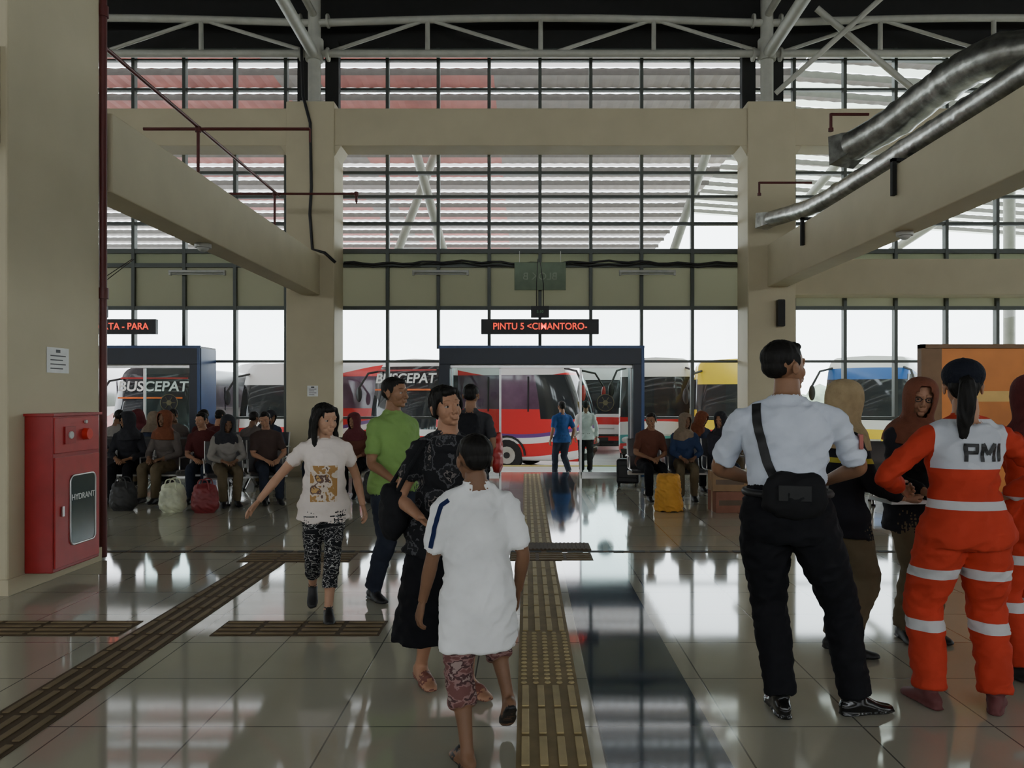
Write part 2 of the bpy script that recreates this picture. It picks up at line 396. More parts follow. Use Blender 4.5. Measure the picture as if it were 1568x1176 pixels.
def gate(cx,name):
    e=empty(name,T(cx,0,0)); g=G(); w=1.915
    g.box((-w,14.4,2.10),(w,15.14,2.44),M_navy,bev=.01)
    g.box((-w,14.4,0),(-w+.20,15.14,2.1),M_navy); g.box((w-.20,14.4,0),(w,15.14,2.1),M_navy)
    g.box((-w-.01,14.39,2.40),(w+.01,14.41,2.45),M_blue); g.box((w-.0,14.42,0),(w+.012,15.12,2.40),M_blue); g.box((w-.05,14.385,0),(w,14.40,2.40),M_blue)
    g.box((-w+.2,14.55,2.04),(w-.2,14.75,2.1),M_silver)
    g.obj('frame',e)
    g=G()
    for a,b in ((-w+.2,-.78),(.75,w-.2)):
        g.box((a,14.66,.02),(b,14.672,2.04),M_doorglass)
        for x in (a,b): g.box((x-.02,14.65,.0),(x+.02,14.69,2.04),M_silver)
        g.box((a,14.65,0),(b,14.69,.06),M_silver)
    g.obj('sliding_glass_door',e)
    g=G(); cx2=1.22; c=[(cx2+.16*math.cos(k*math.pi/12),14.65,1.38+.16*math.sin(k*math.pi/12)) for k in range(24)]
    ly=bpy.data.materials.get('logo_yellow') or mat('logo_yellow',(.22,.20,.10))
    g.add(c,[list(range(24))],M_black)
    g.tube([V(p)+V((0,-.004,0)) for p in c]+[V(c[0])+V((0,-.004,0))],.007,ly,6)
    for k in range(6):
        t=k*math.pi/3; g.tube([(cx2,14.645,1.38),(cx2+.12*math.cos(t),14.645,1.38+.12*math.sin(t))],.007,ly,6)
    g.tube([(cx2,14.64,1.38),(cx2,14.65,1.38)],.05,ly,14)
    g.obj('round_emblem',e)
gate(.295,'door_1'); gate(-8.0,'door_2')

def led(x0,x1,txt,size=.165,sx=.92,name='led_sign',off=0):
    e=empty(name,T((x0+x1)/2,13.5,2.72)); w=(x1-x0)/2; g=G()
    g.box((-w,-.05,-.13),(w,.05,.13),M_black,bev=.006)
    g.box((-.16,-.04,.16),(.16,.04,.36),M_black,bev=.005)
    for x in (-.06,.06): g.tube([(x,0,.34),(x,0,.75),(x*.3,1.2,1.4)],.008,M_black,6)
    g.tube([(0,0,.13),(0,0,.17)],.02,M_black,8)
    g.obj('housing',e)
    text('led_text',txt,size,M_led,T(off,-.054,0)@RX(90),e,sx=sx,bold=.001)
    text('led_clock','5:10',.07,mat('led_green_dim',(.1,.25,.12),.5,emit=.1),T(0,-.044,.26)@RX(90),e)
led(-.78,1.28,'PINTU 5 <CIMANTORO-'); led(-8.52,-6.46,'JAKARTA - PARA',.165,.92,off=.34)
e=empty('hanging_block_sign',T(.28,15.0,3.83)); g=G(); g.box((-.5,-.02,-.26),(.5,.02,.28),mat('sign_green',(.16,.22,.14),.5),bev=.005)
for x in (-.4,.4): g.tube([(x,0,.28),(x,0,.5)],.006,M_silver,6)
g.obj('panel',e); text('sign_text','BLOK B',.2,mat('sign_letters',(.28,.34,.24),.5),T(0,-.024,0)@RX(90)@Matrix.Scale(-1,4,(1,0,0)),e)
for x in (-1.66,2.37,-6.4,-8.9):
    g=G(); y=15.03; z=3.93
    g.box((x-.55,y-.05,z-.02),(x+.55,y+.03,z+.03),M_white,bev=.008); g.tube([(x-.5,y-.01,z-.045),(x+.5,y-.01,z-.045)],.016,M_white,8)
    for q in (-.53,.53): g.box((x+q-.02,y-.04,z-.07),(x+q+.02,y+.02,z-.01),M_white)
    g.box((x-.04,y+.02,z-.02),(x+.04,y+.10,z+.02),M_white)
    g.obj('fluorescent_batten_lamp')
e=empty('wall_speaker',T(4.74,14.32,3.05)); g=G(); g.box((-.07,-.06,-.25),(.07,.06,.25),M_black,bev=.02); g.box((-.055,-.066,-.22),(.055,-.055,.22),M_rubber); g.box((-.02,.05,-.04),(.02,.075,.04),M_silver); g.obj('cabinet',e)
g=G(); g.tube([(4.72,9.6,3.55),(4.72,9.6,3.50)],.1,M_white,14); g.ell((4.72,9.6,3.5),(.07,.07,.05),M_white); g.obj('smoke_detector')
g=G(); g.tube([(-4.02,9.6,3.40),(-4.02,9.6,3.35)],.1,M_white,14); g.ell((-4.02,9.6,3.35),(.07,.07,.05),M_white); g.obj('smoke_detector')

# ---------------------------------------------------------------- exterior
M_asph=mat('pale_concrete_apron',(.55,.55,.53),.9,0,.12,1)
M_plat=mat('platform_paving',(.45,.45,.42),.5,0,.1,2)
g=G(); g.box((-60,19,-1.0),(60,140,-.79),M_asph); g.obj('ground')
g=G(); g.box((-40,15.26,-1.0),(40,19,-.22),M_plat); g.box((-40,18.9,-1),(40,19.05,-.2),mat('kerb_yellow',(.5,.42,.1),.7)); g.obj('platform_floor')
M_sheet=mat('canopy_sheet',(.27,.235,.22),.6,0,.10,3)
M_sheetp=mat('canopy_sheet_pink',(.50,.17,.15),.6,0,.25,1.2)
M_skyl=trans_mat('canopy_translucent',(.38,.34,.325),.75)
M_skyl2=trans_mat('canopy_translucent_bright',(.60,.64,.54),.75)
M_purl=mat('canopy_purlin',(.13,.12,.11),.6)
def canopy(name,x0,x1,y0,y1,z0,z1,pitch,gap,slope_x=0,pink=(),sk=None):
    g=G(); n=int((y1-y0)/pitch)
    for i in range(n):
        ya=y0+i*pitch; yb=ya+pitch-gap; yc=ya+pitch
        za=z0+(z1-z0)*(ya-y0)/(y1-y0); zb=z0+(z1-z0)*(yc-y0)/(y1-y0)
        nx=int((x1-x0)/.16); vs=[]
        for k in range(nx+1):
            x=x0+(x1-x0)*k/nx; dz=.016*(k%2)+slope_x*(x-x0)
            vs+= [(x,ya,za+dz),(x,yb,zb+dz)]
        def reg(f0,f1,m):
            a=int(nx*f0); b=int(nx*f1)
            g.add([vs[j] for j in range(2*a,2*b+2)],[[2*k,2*k+2,2*k+3,2*k+1] for k in range(b-a)],m)
        cuts=[0]+[c for p in pink for c in ((p[0]-x0)/(x1-x0),(p[1]-x0)/(x1-x0))]+[1]
        for q in range(len(cuts)-1): reg(cuts[q],cuts[q+1],M_sheetp if (q%2 and i%4!=3) else M_sheet)
        g.add([(x0,yb,zb+.02),(x1,yb,zb+.02+slope_x*(x1-x0)),(x1,yc,zb+.03+slope_x*(x1-x0)),(x0,yc,zb+.03)],[[0,1,2,3]],sk or M_skyl)
        g.add([(x0,ya,za-.15),(x1,ya,za-.15+slope_x*(x1-x0)),(x1,ya,za+slope_x*(x1-x0)),(x0,ya,za)],[[0,1,2,3]],M_purl)
    return g.obj(name)
canopy('bus_bay_canopy',-26,6.0,15.6,43,8.75,8.2,1.37,.36,0,pink=((-12,-5.6),(-4.6,-.6)))
canopy('bus_bay_canopy',6.3,24,15.6,34,9.0,9.6,1.15,.45,-.07,sk=M_skyl2)
g=G()
for a,b in (((-3.0,20,8.4),(-2.2,21.5,5.2)),((-3.9,22,5.0),(-2.6,22,8.4)),((4.9,20,8.4),(4.0,21.5,5.2)),((-2.2,21.5,5.2),(-3.6,30,8.2)),((9,20,8.6),(6.5,24,5)),((14,20,8.2),(10,25,5.0))):
    g.tube([a,b],.12,M_steel,10)
for x in (-4.9,5.9,-12,12.3): g.tube([(x,19.6,-.79),(x,19.6,8.3)],.14,M_steel,12)
g.obj('canopy_support_frame')
M_tree=mat('treeline_green',(.16,.20,.14),.9,0,.4,1)
g=G()
for i in range(70):
    g.ell((-70+i*2+random.uniform(-1,1),95+random.uniform(-3,3),-.5),(2.2,2,2.2+random.uniform(0,1.8)),M_tree,u=8,w=6)
g.obj('distant_treeline')

def bus_paint(name,stops,amp=.4,freq=.55,ph=0):
    m=bpy.data.materials.new(name); N,L=nodes_of(m); b=N['Principled BSDF']; b.inputs['Roughness'].default_value=.25
    tc=N.new('ShaderNodeTexCoord'); sp=N.new('ShaderNodeSeparateXYZ'); L.new(tc.outputs['Object'],sp.inputs[0])
    sn=math_node(N,L,'SINE',math_node(N,L,'ADD',math_node(N,L,'MULTIPLY',sp.outputs['Y'],freq),ph))
    w=math_node(N,L,'DIVIDE',math_node(N,L,'ADD',sp.outputs['Z'],math_node(N,L,'MULTIPLY',sn,amp)),3.6)
    r=N.new('ShaderNodeValToRGB'); r.color_ramp.interpolation='CONSTANT'; e=r.color_ramp.elements
    e[0].position=0; e[0].color=rgb(stops[0][1]); e[1].position=stops[1][0]; e[1].color=rgb(stops[1][1])
    for p,c in stops[2:]:
        k=e.new(p); k.color=rgb(c)
    L.new(w,r.inputs[0]); L.new(r.outputs[0],b.inputs['Base Color']); return m
M_bglass=mat('bus_glass',(.03,.035,.04),.06,0,.2,.4)
M_bglass2=mat('bus_window_tint',(.13,.12,.14),.08,0,.5,.8)
M_lamp=mat('headlamp',(.7,.72,.75),.15,.3)
def bus(loc,yaw,paint,H=3.45,L=11.0,banner=None,glass2=None,side_text=None,trim=None,ws=None):
    e=empty('bus',T(*loc)@RZ(yaw)); W=1.25
    ws=ws or (1.30,.28)
    prof=[(0,.32),(.6,.32),(1.1,.32),(1.22,.40)]
    z=.55
    while z<H-.35: prof.append((W-.05*max(0,(z-1.6)/(H-1.6))**2,z)); z+=.15
    for k in range(1,6): t=k*math.pi/12; prof.append((W-.05-.28+.28*math.cos(t),H-.30+.28*math.sin(t)))
    prof+= [(.5,H),(0,H+.02)]
    ys=[0,.15,.4,.8,1.2,1.6,2,2.4]+[2.4+.4*k for k in range(1,int((L-2.4)/.4)+1)]
    def pos(x,z,y):
        f=max(0,1-y/.8); xx=x*(1-.10*f*f)
        rk=.75*max(0,(z-.9)/(H-.9))**2+.12*max(0,(.9-z)/.6)**2
        rb=max(0,1-(L-y)/.6); 
        return V((xx*(1-.06*rb*rb),y+rk*max(0,1-y/2.4),z))
    bm=bmesh.new(); mats=[paint,M_bglass,glass2 or M_bglass2,M_black]
    def face(vs,mi,sm=True):
        try:
            f=bm.faces.new([bm.verts.new(v) for v in vs]); f.material_index=mi; f.smooth=sm
        except Exception: pass
    for s in (1,-1):
        for i in range(len(prof)-1):
            for j in range(len(ys)-1):
                (x0,z0),(x1,z1)=prof[i],prof[i+1]; zm=(z0+z1)/2; ym=(ys[j]+ys[j+1])/2; mi=0
                side=abs(x0)>1.0 and abs(x1)>1.0
                if side and 1.85<zm<H-.62 and ym<L-.5: mi=2 if ym>1.2 else 1
                if side and ym<1.2 and ws[0]+.25<zm<H-ws[1]-.2: mi=1
                q=[pos(s*x0,z0,ys[j]),pos(s*x1,z1,ys[j]),pos(s*x1,z1,ys[j+1]),pos(s*x0,z0,ys[j+1])]
                face(q if s<0 else q[::-1],mi)
    for yy,fr in ((0,1),(ys[-1],0)):
        K=8
        for i in range(len(prof)-1):
            for k in range(K):
                def P(idx,kk):
                    x,z=prof[idx]; fx=-1+2*kk/K; p=pos(x*fx,z,yy)
                    bul=.16*(1-fx*fx)*min(1,(H+.02-z)/.5)
                    p.y+= -bul if fr else bul*.3
                    return p
                zm=(prof[i][1]+prof[i+1][1])/2
                mi=1 if (fr and ws[0]<zm<H-ws[1]) else (2 if (not fr and 1.9<zm<H-.6) else 0)
                if fr and zm<.5: mi=3
                q=[P(i,k),P(i,k+1),P(i+1,k+1),P(i+1,k)]
                face(q if fr else q[::-1],mi)
    bmesh.ops.remove_doubles(bm,verts=bm.verts,dist=.002)
    me=bpy.data.meshes.new('body'); bm.to_mesh(me); bm.free()
    for m in mats: me.materials.append(m)
    o=bpy.data.objects.new('body',me); COL.objects.link(o); o.parent=e
    g=G()
    for y in (2.3,L-3.0):
        for s in (1,-1):
            g.tube([(s*.98,y,.48),(s*1.27,y,.48)],.48,M_rubber,20); g.tube([(s*1.27,y,.48),(s*1.285,y,.48)],.27,M_silver,16); g.tube([(s*1.285,y,.48),(s*1.31,y,.48)],.1,M_black,10)
            a=[(s*1.262,y+.58*math.cos(t*math.pi/10),.48+.58*math.sin(t*math.pi/10)) for t in range(11)]
            g.tube(a,.035,M_black,6)
    g.obj('wheels',e)
    g=G()
    for s in (1,-1):
        g.ell((s*.85,-.02,.85),(.24,.10,.12),M_lamp); g.ell((s*.93,.02,.6),(.12,.08,.06),M_lamp)
        g.tube([(s*1.0,.55,H-.35),(s*1.25,.1,H-.45),(s*1.42,-.15,H-.9)],.035,M_black,8)
        g.ell((s*1.42,-.15,H-1.1),(.10,.07,.24),trim or M_black)
        g.tube([(s*.1,-.06,1.25),(s*.65,.1,1.85)],.012,M_black,6)
    g.box((-.26,-.19,.55),(.26,-.15,.68),M_black); g.box((-.7,-.17,.72),(.7,-.12,.80),M_black); g.box((-.5,-.18,1.0),(.5,-.12,1.05),M_silver)
    for k in range(7): g.box((-1.262,1.6+k*1.3,1.82),(-1.24,1.64+k*1.3,H-.6),M_black); g.box((1.24,1.6+k*1.3,1.82),(1.262,1.64+k*1.3,H-.6),M_black)
    g.obj('fittings',e)
    if banner:
        text('banner_text',banner,.44,M_paper,T(0,.20,H-.62)@RX(73),e,extrude=.004,bold=.008)
        g=G(); g.box((-1.0,.085,H-.98),(.9,.12,H-.93),mat('banner_orange',(.8,.15,.02)),M=None); g.box((-1.0,.27,H-.38),(1.0,.30,H-.33),M_red2); g.obj('banner_line',e)
    if side_text:
        text('side_text',side_text,.42,M_paper,T(-1.27,5.2,1.15)@RZ(-90)@RX(90),e,extrude=.003); text('side_text_right',side_text,.42,M_paper,T(1.27,5.2,1.15)@RZ(90)@RX(90),e,extrude=.003)
    return e
R_=(.78,.035,.04);Wt=(.92,.92,.92);Or=(.9,.28,.03);Bk=(.015,.015,.018);Pu=(.16,.06,.28);Bl=(.04,.16,.5);Te=(.12,.5,.5);Ye=(.95,.68,.05);Gr=(.25,.5,.16)
GZ=-.79
WS=(1.62,.72)
bus((-11.3,23.2,GZ),3,bus_paint('bus_black_paint',[(0,Bk),(.25,R_),(.3,Bk),(.9,Bk)]),H=3.2,banner='BUSCEPAT')
bus((-11.3,30.0,GZ),-40,bus_paint('bus_white_orange_paint',[(0,Wt),(.22,Or),(.34,R_),(.42,Wt),(.7,Wt)]),H=3.6,ws=WS)
bus((-3.75,23.4,GZ),-20,bus_paint('bus_red_white_paint',[(0,Wt),(.2,R_),(.3,Wt),(.38,R_),(.7,Wt)]),H=3.45,banner='BUSCEPAT',L=7.5)
bus((2.0,24.2,GZ),72,bus_paint('bus_red_paint',[(0,R_),(.12,Wt),(.19,R_),(.30,Wt),(.35,Pu),(.38,R_),(.72,R_),(.86,Wt)],.25,.8),H=3.5,side_text='PARIWISATA',trim=M_red2,L=10.5,glass2=mat('smoked_window',(.14,.08,.13),.06,0,.5,1),ws=(1.4,.5))
bus((3.0,30.5,GZ),-6,bus_paint('bus_white_red_paint',[(0,R_),(.2,Wt),(.32,R_),(.4,Wt),(.8,Wt)]),H=3.7,L=9,ws=WS)
bus((4.25,25.4,GZ),-12,bus_paint('bus_white_teal_paint',[(0,R_),(.2,Te),(.28,Wt),(.4,R_),(.46,Wt),(.8,Wt)]),H=3.6,L=4.9,ws=WS)
bus((6.1,22.3,GZ),-14,bus_paint('bus_yellow_paint',[(0,Ye),(.3,R_),(.36,Ye),(.6,Ye),(.85,Ye)]),H=3.4,L=8,ws=WS)
bus((9.9,22.6,GZ),-35,bus_paint('bus_blue_yellow_paint',[(0,Gr),(.12,Ye),(.36,Wt),(.44,Bl),(.56,R_),(.6,Bl),(.9,Wt)]),H=3.5,L=9,glass2=mat('blue_window',(.09,.20,.42),.1,0,.5,1),ws=WS)
bus((14.5,22.6,GZ),-30,bus_paint('bus_yellow_paint_b',[(0,Ye),(.3,Wt),(.45,R_),(.5,Wt)]),H=3.5,L=9,ws=WS)
bus((-16.5,25,GZ),10,bus_paint('bus_red_white_paint_b',[(0,Wt),(.2,R_),(.5,Wt)]),H=3.5,L=9,ws=WS)
bus((-7.9,24.2,GZ),-2,bus_paint('bus_orange_white_paint',[(0,Wt),(.2,Or),(.3,R_),(.36,Wt)]),H=3.35,L=5.2,ws=WS)

# ---------------------------------------------------------------- people toolkit
class Body:
    def __init__(s): s.v=[];s.f=[];s.t=[]
    def loft(s,ctrl,tag,hint=(1,0,0),step=.016,n=18,dome=False):
        """ctrl: (centre, rx, ry)"""
        C=[[*c[0],c[1],c[2]] for c in ctrl]; S=[]
        for i in range(len(C)-1):
            a=C[max(i-1,0)];b=C[i];c=C[i+1];d=C[min(i+2,len(C)-1)]
            L=(V(b[:3])-V(c[:3])).length; k=max(2,int(L/step))
            for j in range(k): S.append(catm(a,b,c,d,j/k))
        S.append(C[-1]); o=len(s.v); hint=V(hint)
        for i,q in enumerate(S):
            p=V(q[:3]); t=(V(S[min(i+1,len(S)-1)][:3])-V(S[max(i-1,0)][:3])).normalized()
            a=(hint-t*hint.dot(t)); a=a.normalized() if a.length>.05 else t.orthogonal().normalized()
            b=t.cross(a)
            for k in range(n):
                th=k*2*math.pi/n; s.v.append(p+a*(max(q[3],.001)*math.cos(th))+b*(max(q[4],.001)*math.sin(th))); s.t.append(tag)
        m=len(S)
        for i in range(m-1):
            for k in range(n): s.f.append([o+i*n+k,o+i*n+(k+1)%n,o+(i+1)*n+(k+1)%n,o+(i+1)*n+k])
        for end,ri in ((0,0),(1,m-1)):
            c=V(S[ri][:3]); t=(V(S[1][:3])-V(S[0][:3])) if ri==0 else (V(S[-1][:3])-V(S[-2][:3])); t=t.normalized()*(-1 if ri==0 else 1)
            prev=[o+ri*n+k for k in range(n)]
            if dome:
                for fr,ad in ((.75,.5),(.4,.8)):
                    base=[s.v[o+ri*n+k] for k in range(n)]; st=len(s.v)
                    for k in range(n): s.v.append(c+(base[k]-c)*fr+t*ad*min(S[ri][3],S[ri][4])*.8); s.t.append(tag)
                    new=[st+k for k in range(n)]
                    for k in range(n):
                        q=[prev[k],prev[(k+1)%n],new[(k+1)%n],new[k]]; s.f.append(q if ri else q[::-1])
                    prev=new
                cp=c+t*.75*min(S[ri][3],S[ri][4])
            else: cp=c
            st=len(s.v); s.v.append(cp); s.t.append(tag)
            for k in range(n):
                q=[prev[k],prev[(k+1)%n],st]; s.f.append(q if ri else q[::-1])
    def ell(s,c,r,tag,u=20,w=14,M=None):
        bm=bmesh.new(); bmesh.ops.create_uvsphere(bm,u_segments=u,v_segments=w,radius=1); o=len(s.v)
        for v in bm.verts: v.co=V([v.co[i]*r[i] for i in range(3)])
        if M: bm.transform(M.to_4x4())
        for v in bm.verts: v.co+=V(c)
        bm.verts.index_update()
        for v in bm.verts: s.v.append(v.co.copy()); s.t.append(tag)
        for f in bm.faces: s.f.append([o+v.index for v in f.verts])
        bm.free()
    def mesh(s,name,voxel,mats,smooth=3,wrinkle=None,amp=.005,hairy=0,bias=None):
        me=bpy.data.meshes.new('tmp'); me.from_pydata(s.v,[],s.f); ob=bpy.data.objects.new('tmp',me); COL.objects.link(ob)
        md=ob.modifiers.new('r','REMESH'); md.mode='VOXEL'; md.voxel_size=voxel
        if smooth: sm=ob.modifiers.new('s','SMOOTH'); sm.factor=.5; sm.iterations=smooth
        bpy.context.view_layer.update()
        dg=bpy.context.evaluated_depsgraph_get(); out=bpy.data.meshes.new_from_object(ob.evaluated_get(dg)); out.name=name
        bpy.data.objects.remove(ob); bpy.data.meshes.remove(me)
        kds={}
        for t in set(s.t):
            ids=[i for i,q in enumerate(s.t) if q==t]; kd=kdtree.KDTree(len(ids))
            for i in ids: kd.insert(s.v[i],i)
            kd.balance(); kds[t]=kd
        out.materials.clear()
        for m in mats: out.materials.append(m)
        bias=bias or {}; idx=[]
        for p in out.polygons:
            best=None
            for t,kd in kds.items():
                d=kd.find(p.center)[2]-bias.get(t,0)
                if best is None or d<best[0]: best=(d,t)
            idx.append(best[1])
        out.polygons.foreach_set('material_index',idx); out.polygons.foreach_set('use_smooth',[True]*len(idx))
        if wrinkle:
            touched=set()
            for p,k in zip(out.polygons,idx):
                if k in wrinkle: touched.update(p.vertices)
            nrm=[v.normal.copy() for v in out.vertices]
            for i in touched:
                v=out.vertices[i]; c=v.co
                a=noise.noise(V((c.x*7,c.y*7,c.z*13+c.x*9)))+.5*noise.noise(V((c.x*17+5,c.y*17,c.z*26)))
                a=1-2*abs(a); v.co=c+nrm[i]*(amp*(a-.3))
        if hairy:
            nrm=[v.normal.copy() for v in out.vertices]
            for i,v in enumerate(out.vertices):
                c=v.co; v.co=c+nrm[i]*hairy*noise.noise(V((c.x*16,c.y*16,c.z*3)))
        out.update(); return out
def ik(a,c,L1,L2,pole):
    d=c-a; L=d.length; mx=(L1+L2)*.995
    if L>mx: c=a+d*(mx/L); d=c-a; L=mx
    x=(L1*L1-L2*L2+L*L)/(2*L); h=math.sqrt(max(0,L1*L1-x*x)); u=d/L
    p=pole-u*pole.dot(u); p=p.normalized() if p.length>1e-4 else u.orthogonal().normalized()
    return a+u*x+p*h, c

def head_mesh():
    b=Body(); hi=dict(u=72,w=48)
    b.ell((0,.07,.62),(.335,.42,.37),0,**hi); b.ell((0,-.09,.42),(.275,.28,.35),0,**hi); b.ell((0,-.10,.21),(.215,.25,.18),0,**hi)
    b.ell((0,-.275,.085),(.095,.08,.07),0,u=32,w=20)
    for s in (1,-1):
        b.ell((s*.15,-.215,.36),(.11,.12,.13),0,u=36,w=24); b.ell((s*.35,.05,.45),(.035,.085,.125),0); b.ell((s*.37,.08,.50),(.025,.05,.06),0)
        b.ell((s*.052,-.405,.315),(.038,.045,.032),0)
        b.loft([((s*.06,-.352,.575),.035,.022),((s*.14,-.345,.605),.035,.022),((s*.22,-.29,.585),.03,.02)],2,(0,0,1),.02,10)
        b.loft([((s*.075,-.335,.515),.02,.014),((s*.135,-.350,.54),.02,.014),((s*.20,-.30,.515),.02,.014)],2,(0,0,1),.02,10)
    b.loft([((0,-.33,.56),.032,.04),((0,-.385,.46),.038,.045),((0,-.44,.36),.05,.05),((0,-.445,.325),.052,.04)],0,(1,0,0),.02,16,dome=True)
    b.ell((0,-.335,.25),(.12,.06,.09),0,u=36,w=24)
    b.ell((0,-.378,.222),(.095,.035,.022),1); b.ell((0,-.370,.180),(.08,.04,.027),1)
    b.loft([((0,.08,-.42),.19,.19),((0,.07,-.1),.175,.175),((0,.05,.25),.18,.19)],0,(1,0,0),.03,40)
    return b.mesh('head_tpl',.015,[],smooth=2)
HEAD=head_mesh()
def eyes_geo():
    g=G(); w=mat('eye_white',(.45,.42,.38),.4,0,0); k=mat('iris_dark',(.012,.008,.006),.15,0,0)
    for s in (1,-1):
        g.ell((s*.135,-.283,.487),(.060,.062,.034),w,u=14,w=10); g.ell((s*.135,-.322,.487),(.030,.030,.030),k,u=12,w=8)
    return g
EY=eyes_geo()
def hair_mesh(style):
    b=Body()
    if style=='short':
        b.ell((0,.10,.67),(.352,.42,.355),0); b.ell((0,.23,.51),(.29,.275,.24),0); b.ell((0,-.12,.86),(.24,.23,.11),0)
        for s in (1,-1): b.ell((s*.312,-.01,.60),(.04,.11,.14),0)
    else:
        b.ell((0,.10,.67),(.375,.43,.37),0); b.ell((0,.26,.50),(.30,.25,.30),0)
        b.ell((0,-.13,.84),(.27,.25,.14),0)
        for s in (1,-1): b.ell((s*.325,-.02,.62),(.05,.13,.16),0)
    if style=='long':
        b.loft([((0,.22,.7),.34,.22),((0,.34,.3),.36,.16),((0,.36,-.1),.36,.12),((0,.33,-.55),.30,.09),((0,.30,-.85),.2,.05)],0,(1,0,0),.04,20)
        for s in (1,-1): b.loft([((s*.22,-.16,.86),.10,.10),((s*.36,-.06,.6),.07,.13),((s*.37,.02,.25),.08,.14),((s*.36,.02,-.15),.09,.10),((s*.33,-.08,-.5),.06,.05)],0,(1,0,0),.04,12)
    if style=='pony':
        b.loft([((0,.42,.62),.10,.10),((0,.62,.52),.14,.13),((0,.66,.2),.17,.15),((.05,.62,-.2),.16,.12),((.08,.55,-.62),.07,.05)],0,(1,0,0),.04,14)
    if style=='tied':
        b.ell((0,.50,.42),(.17,.15,.17),0)
        for s in (1,-1): b.loft([((s*.2,-.2,.85),.08,.08),((s*.34,-.10,.6),.05,.08),((s*.35,-.02,.3),.04,.06)],0,(1,0,0),.04,10)
    return b.mesh('hair_'+style,.022,[],smooth=2,hairy=.018 if style=='short' else .035)
HAIR={k:hair_mesh(k) for k in('short','long','pony','tied')}
def hijab_mesh():
    bm=bmesh.new(); n=36
    prof=[(.0,1.07),(.15,1.06),(.30,.99),(.39,.86),(.425,.70),(.43,.54),(.42,.40),(.40,.26),(.38,.12),(.37,.0),(.42,-.10),(.55,-.22),(.68,-.34),(.76,-.48),(.80,-.62),(.83,-.78)]
    vs=[]
    for i,(r,z) in enumerate(prof):
        row=[]
        for k in range(n):
            t=k*2*math.pi/n; ex=1.0; ey=1.15 if z>-.05 else 1.15-.35*min(1,(-z)/.5); wv=(1+.035*math.sin(t*9+z*5)) if z<.1 else 1
            row.append(bm.verts.new((r*ex*wv*math.sin(t),.03-r*ey*wv*math.cos(t),z)))
        vs.append(row)
    for i in range(len(prof)-1):
        for k in range(n):
            f=bm.faces.new([vs[i][k],vs[i+1][k],vs[i+1][(k+1)%n],vs[i][(k+1)%n]]); c=f.calc_center_median(); f.smooth=True
            if c.y<-.1 and (c.x/.24)**2+((c.z-.44)/.42)**2<1: bm.faces.remove(f)
    me=bpy.data.meshes.new('hijab'); bm.to_mesh(me); bm.free(); return me
HIJ=hijab_mesh()

def hand_mesh(c1,c2,c3):
    b=Body()
    b.loft([((0,0,.03),.016,.024),((0,0,0),.016,.025),((0,0,-.03),.016,.034),((0,0,-.065),.015,.040),((-.002,0,-.092),.012,.040)],0,(1,0,0),.008,16,dome=True)
    b.ell((-.008,-.022,-.035),(.016,.016,.028),0)
    for y,L,z0 in ((-.030,.072,-.088),(-.010,.080,-.093),(.011,.075,-.091),(.030,.058,-.084)):
        p=V((0,y,z0+.012)); ang=0; pts=[(p.copy(),.0098,.0098)]
        for fr,cc,r in ((.2,0,.0098),(.40,c1,.0092),(.30,c2,.0085),(.26,c3,.007)):
            ang+=cc*D2R; d=V((-math.sin(ang),y*.6*(1 if ang<.9 else 0),-math.cos(ang))); p=p+d*L*fr; pts.append((p.copy(),r,r))
        b.loft(pts,0,(0,1,0),.006,10,dome=True)
    b.loft([(V((-.004,-.018,-.02)),.013,.013),(V((-.012,-.040,-.045)),.0125,.0125),(V((-.020,-.052,-.072)),.0105,.0105),(V((-.030,-.052,-.095)),.008,.008)],0,(1,0,0),.006,10,dome=True)
    return b.mesh('hand_tpl',.0038,[],smooth=1)
HANDS={'relax':hand_mesh(18,28,22),'open':hand_mesh(6,12,10),'grip':hand_mesh(55,75,50)}
HANDS_R={}
for k,h in HANDS.items():
    m=h.copy()
    for v in m.vertices: v.co.x*=-1
    m.flip_normals(); HANDS_R[k]=m

TR=[(-.055,.085,.060,.004),(-.02,.100,.070,.010),(.02,.099,.069,.009),(.075,.083,.058,.0),(.13,.084,.058,-.003),(.20,.096,.066,-.006),(.25,.100,.062,-.002),(.285,.080,.048,.004),(.305,.050,.040,.007),(.33,.034,.034,.004)]
def tval(h):
    if h<=TR[0][0]: return (.100,.070,.008)
    for i in range(len(TR)-1):
        if TR[i][0]<=h<=TR[i+1][0]:
            t=(h-TR[i][0])/(TR[i+1][0]-TR[i][0]); return tuple(TR[i][k]*(1-t)+TR[i+1][k]*t for k in (1,2,3))
    return TR[-1][1:]
SKIN={}
def skin(c):
    if c not in SKIN: SKIN[c]=mat('skin_%d'%len(SKIN),c,.5,0,.08,12,spec=.3)
    return SKIN[c]
M_lips=mat('lips',(.28,.09,.07),.45,0,.05)
M_hair=mat('black_hair',(.008,.007,.006),.62,0,.4,30,stretch=(3,3,.3),spec=.25)
SK1=(.38,.20,.12);SK2=(.27,.14,.078);SK3=(.20,.105,.06);SK4=(.46,.26,.165)

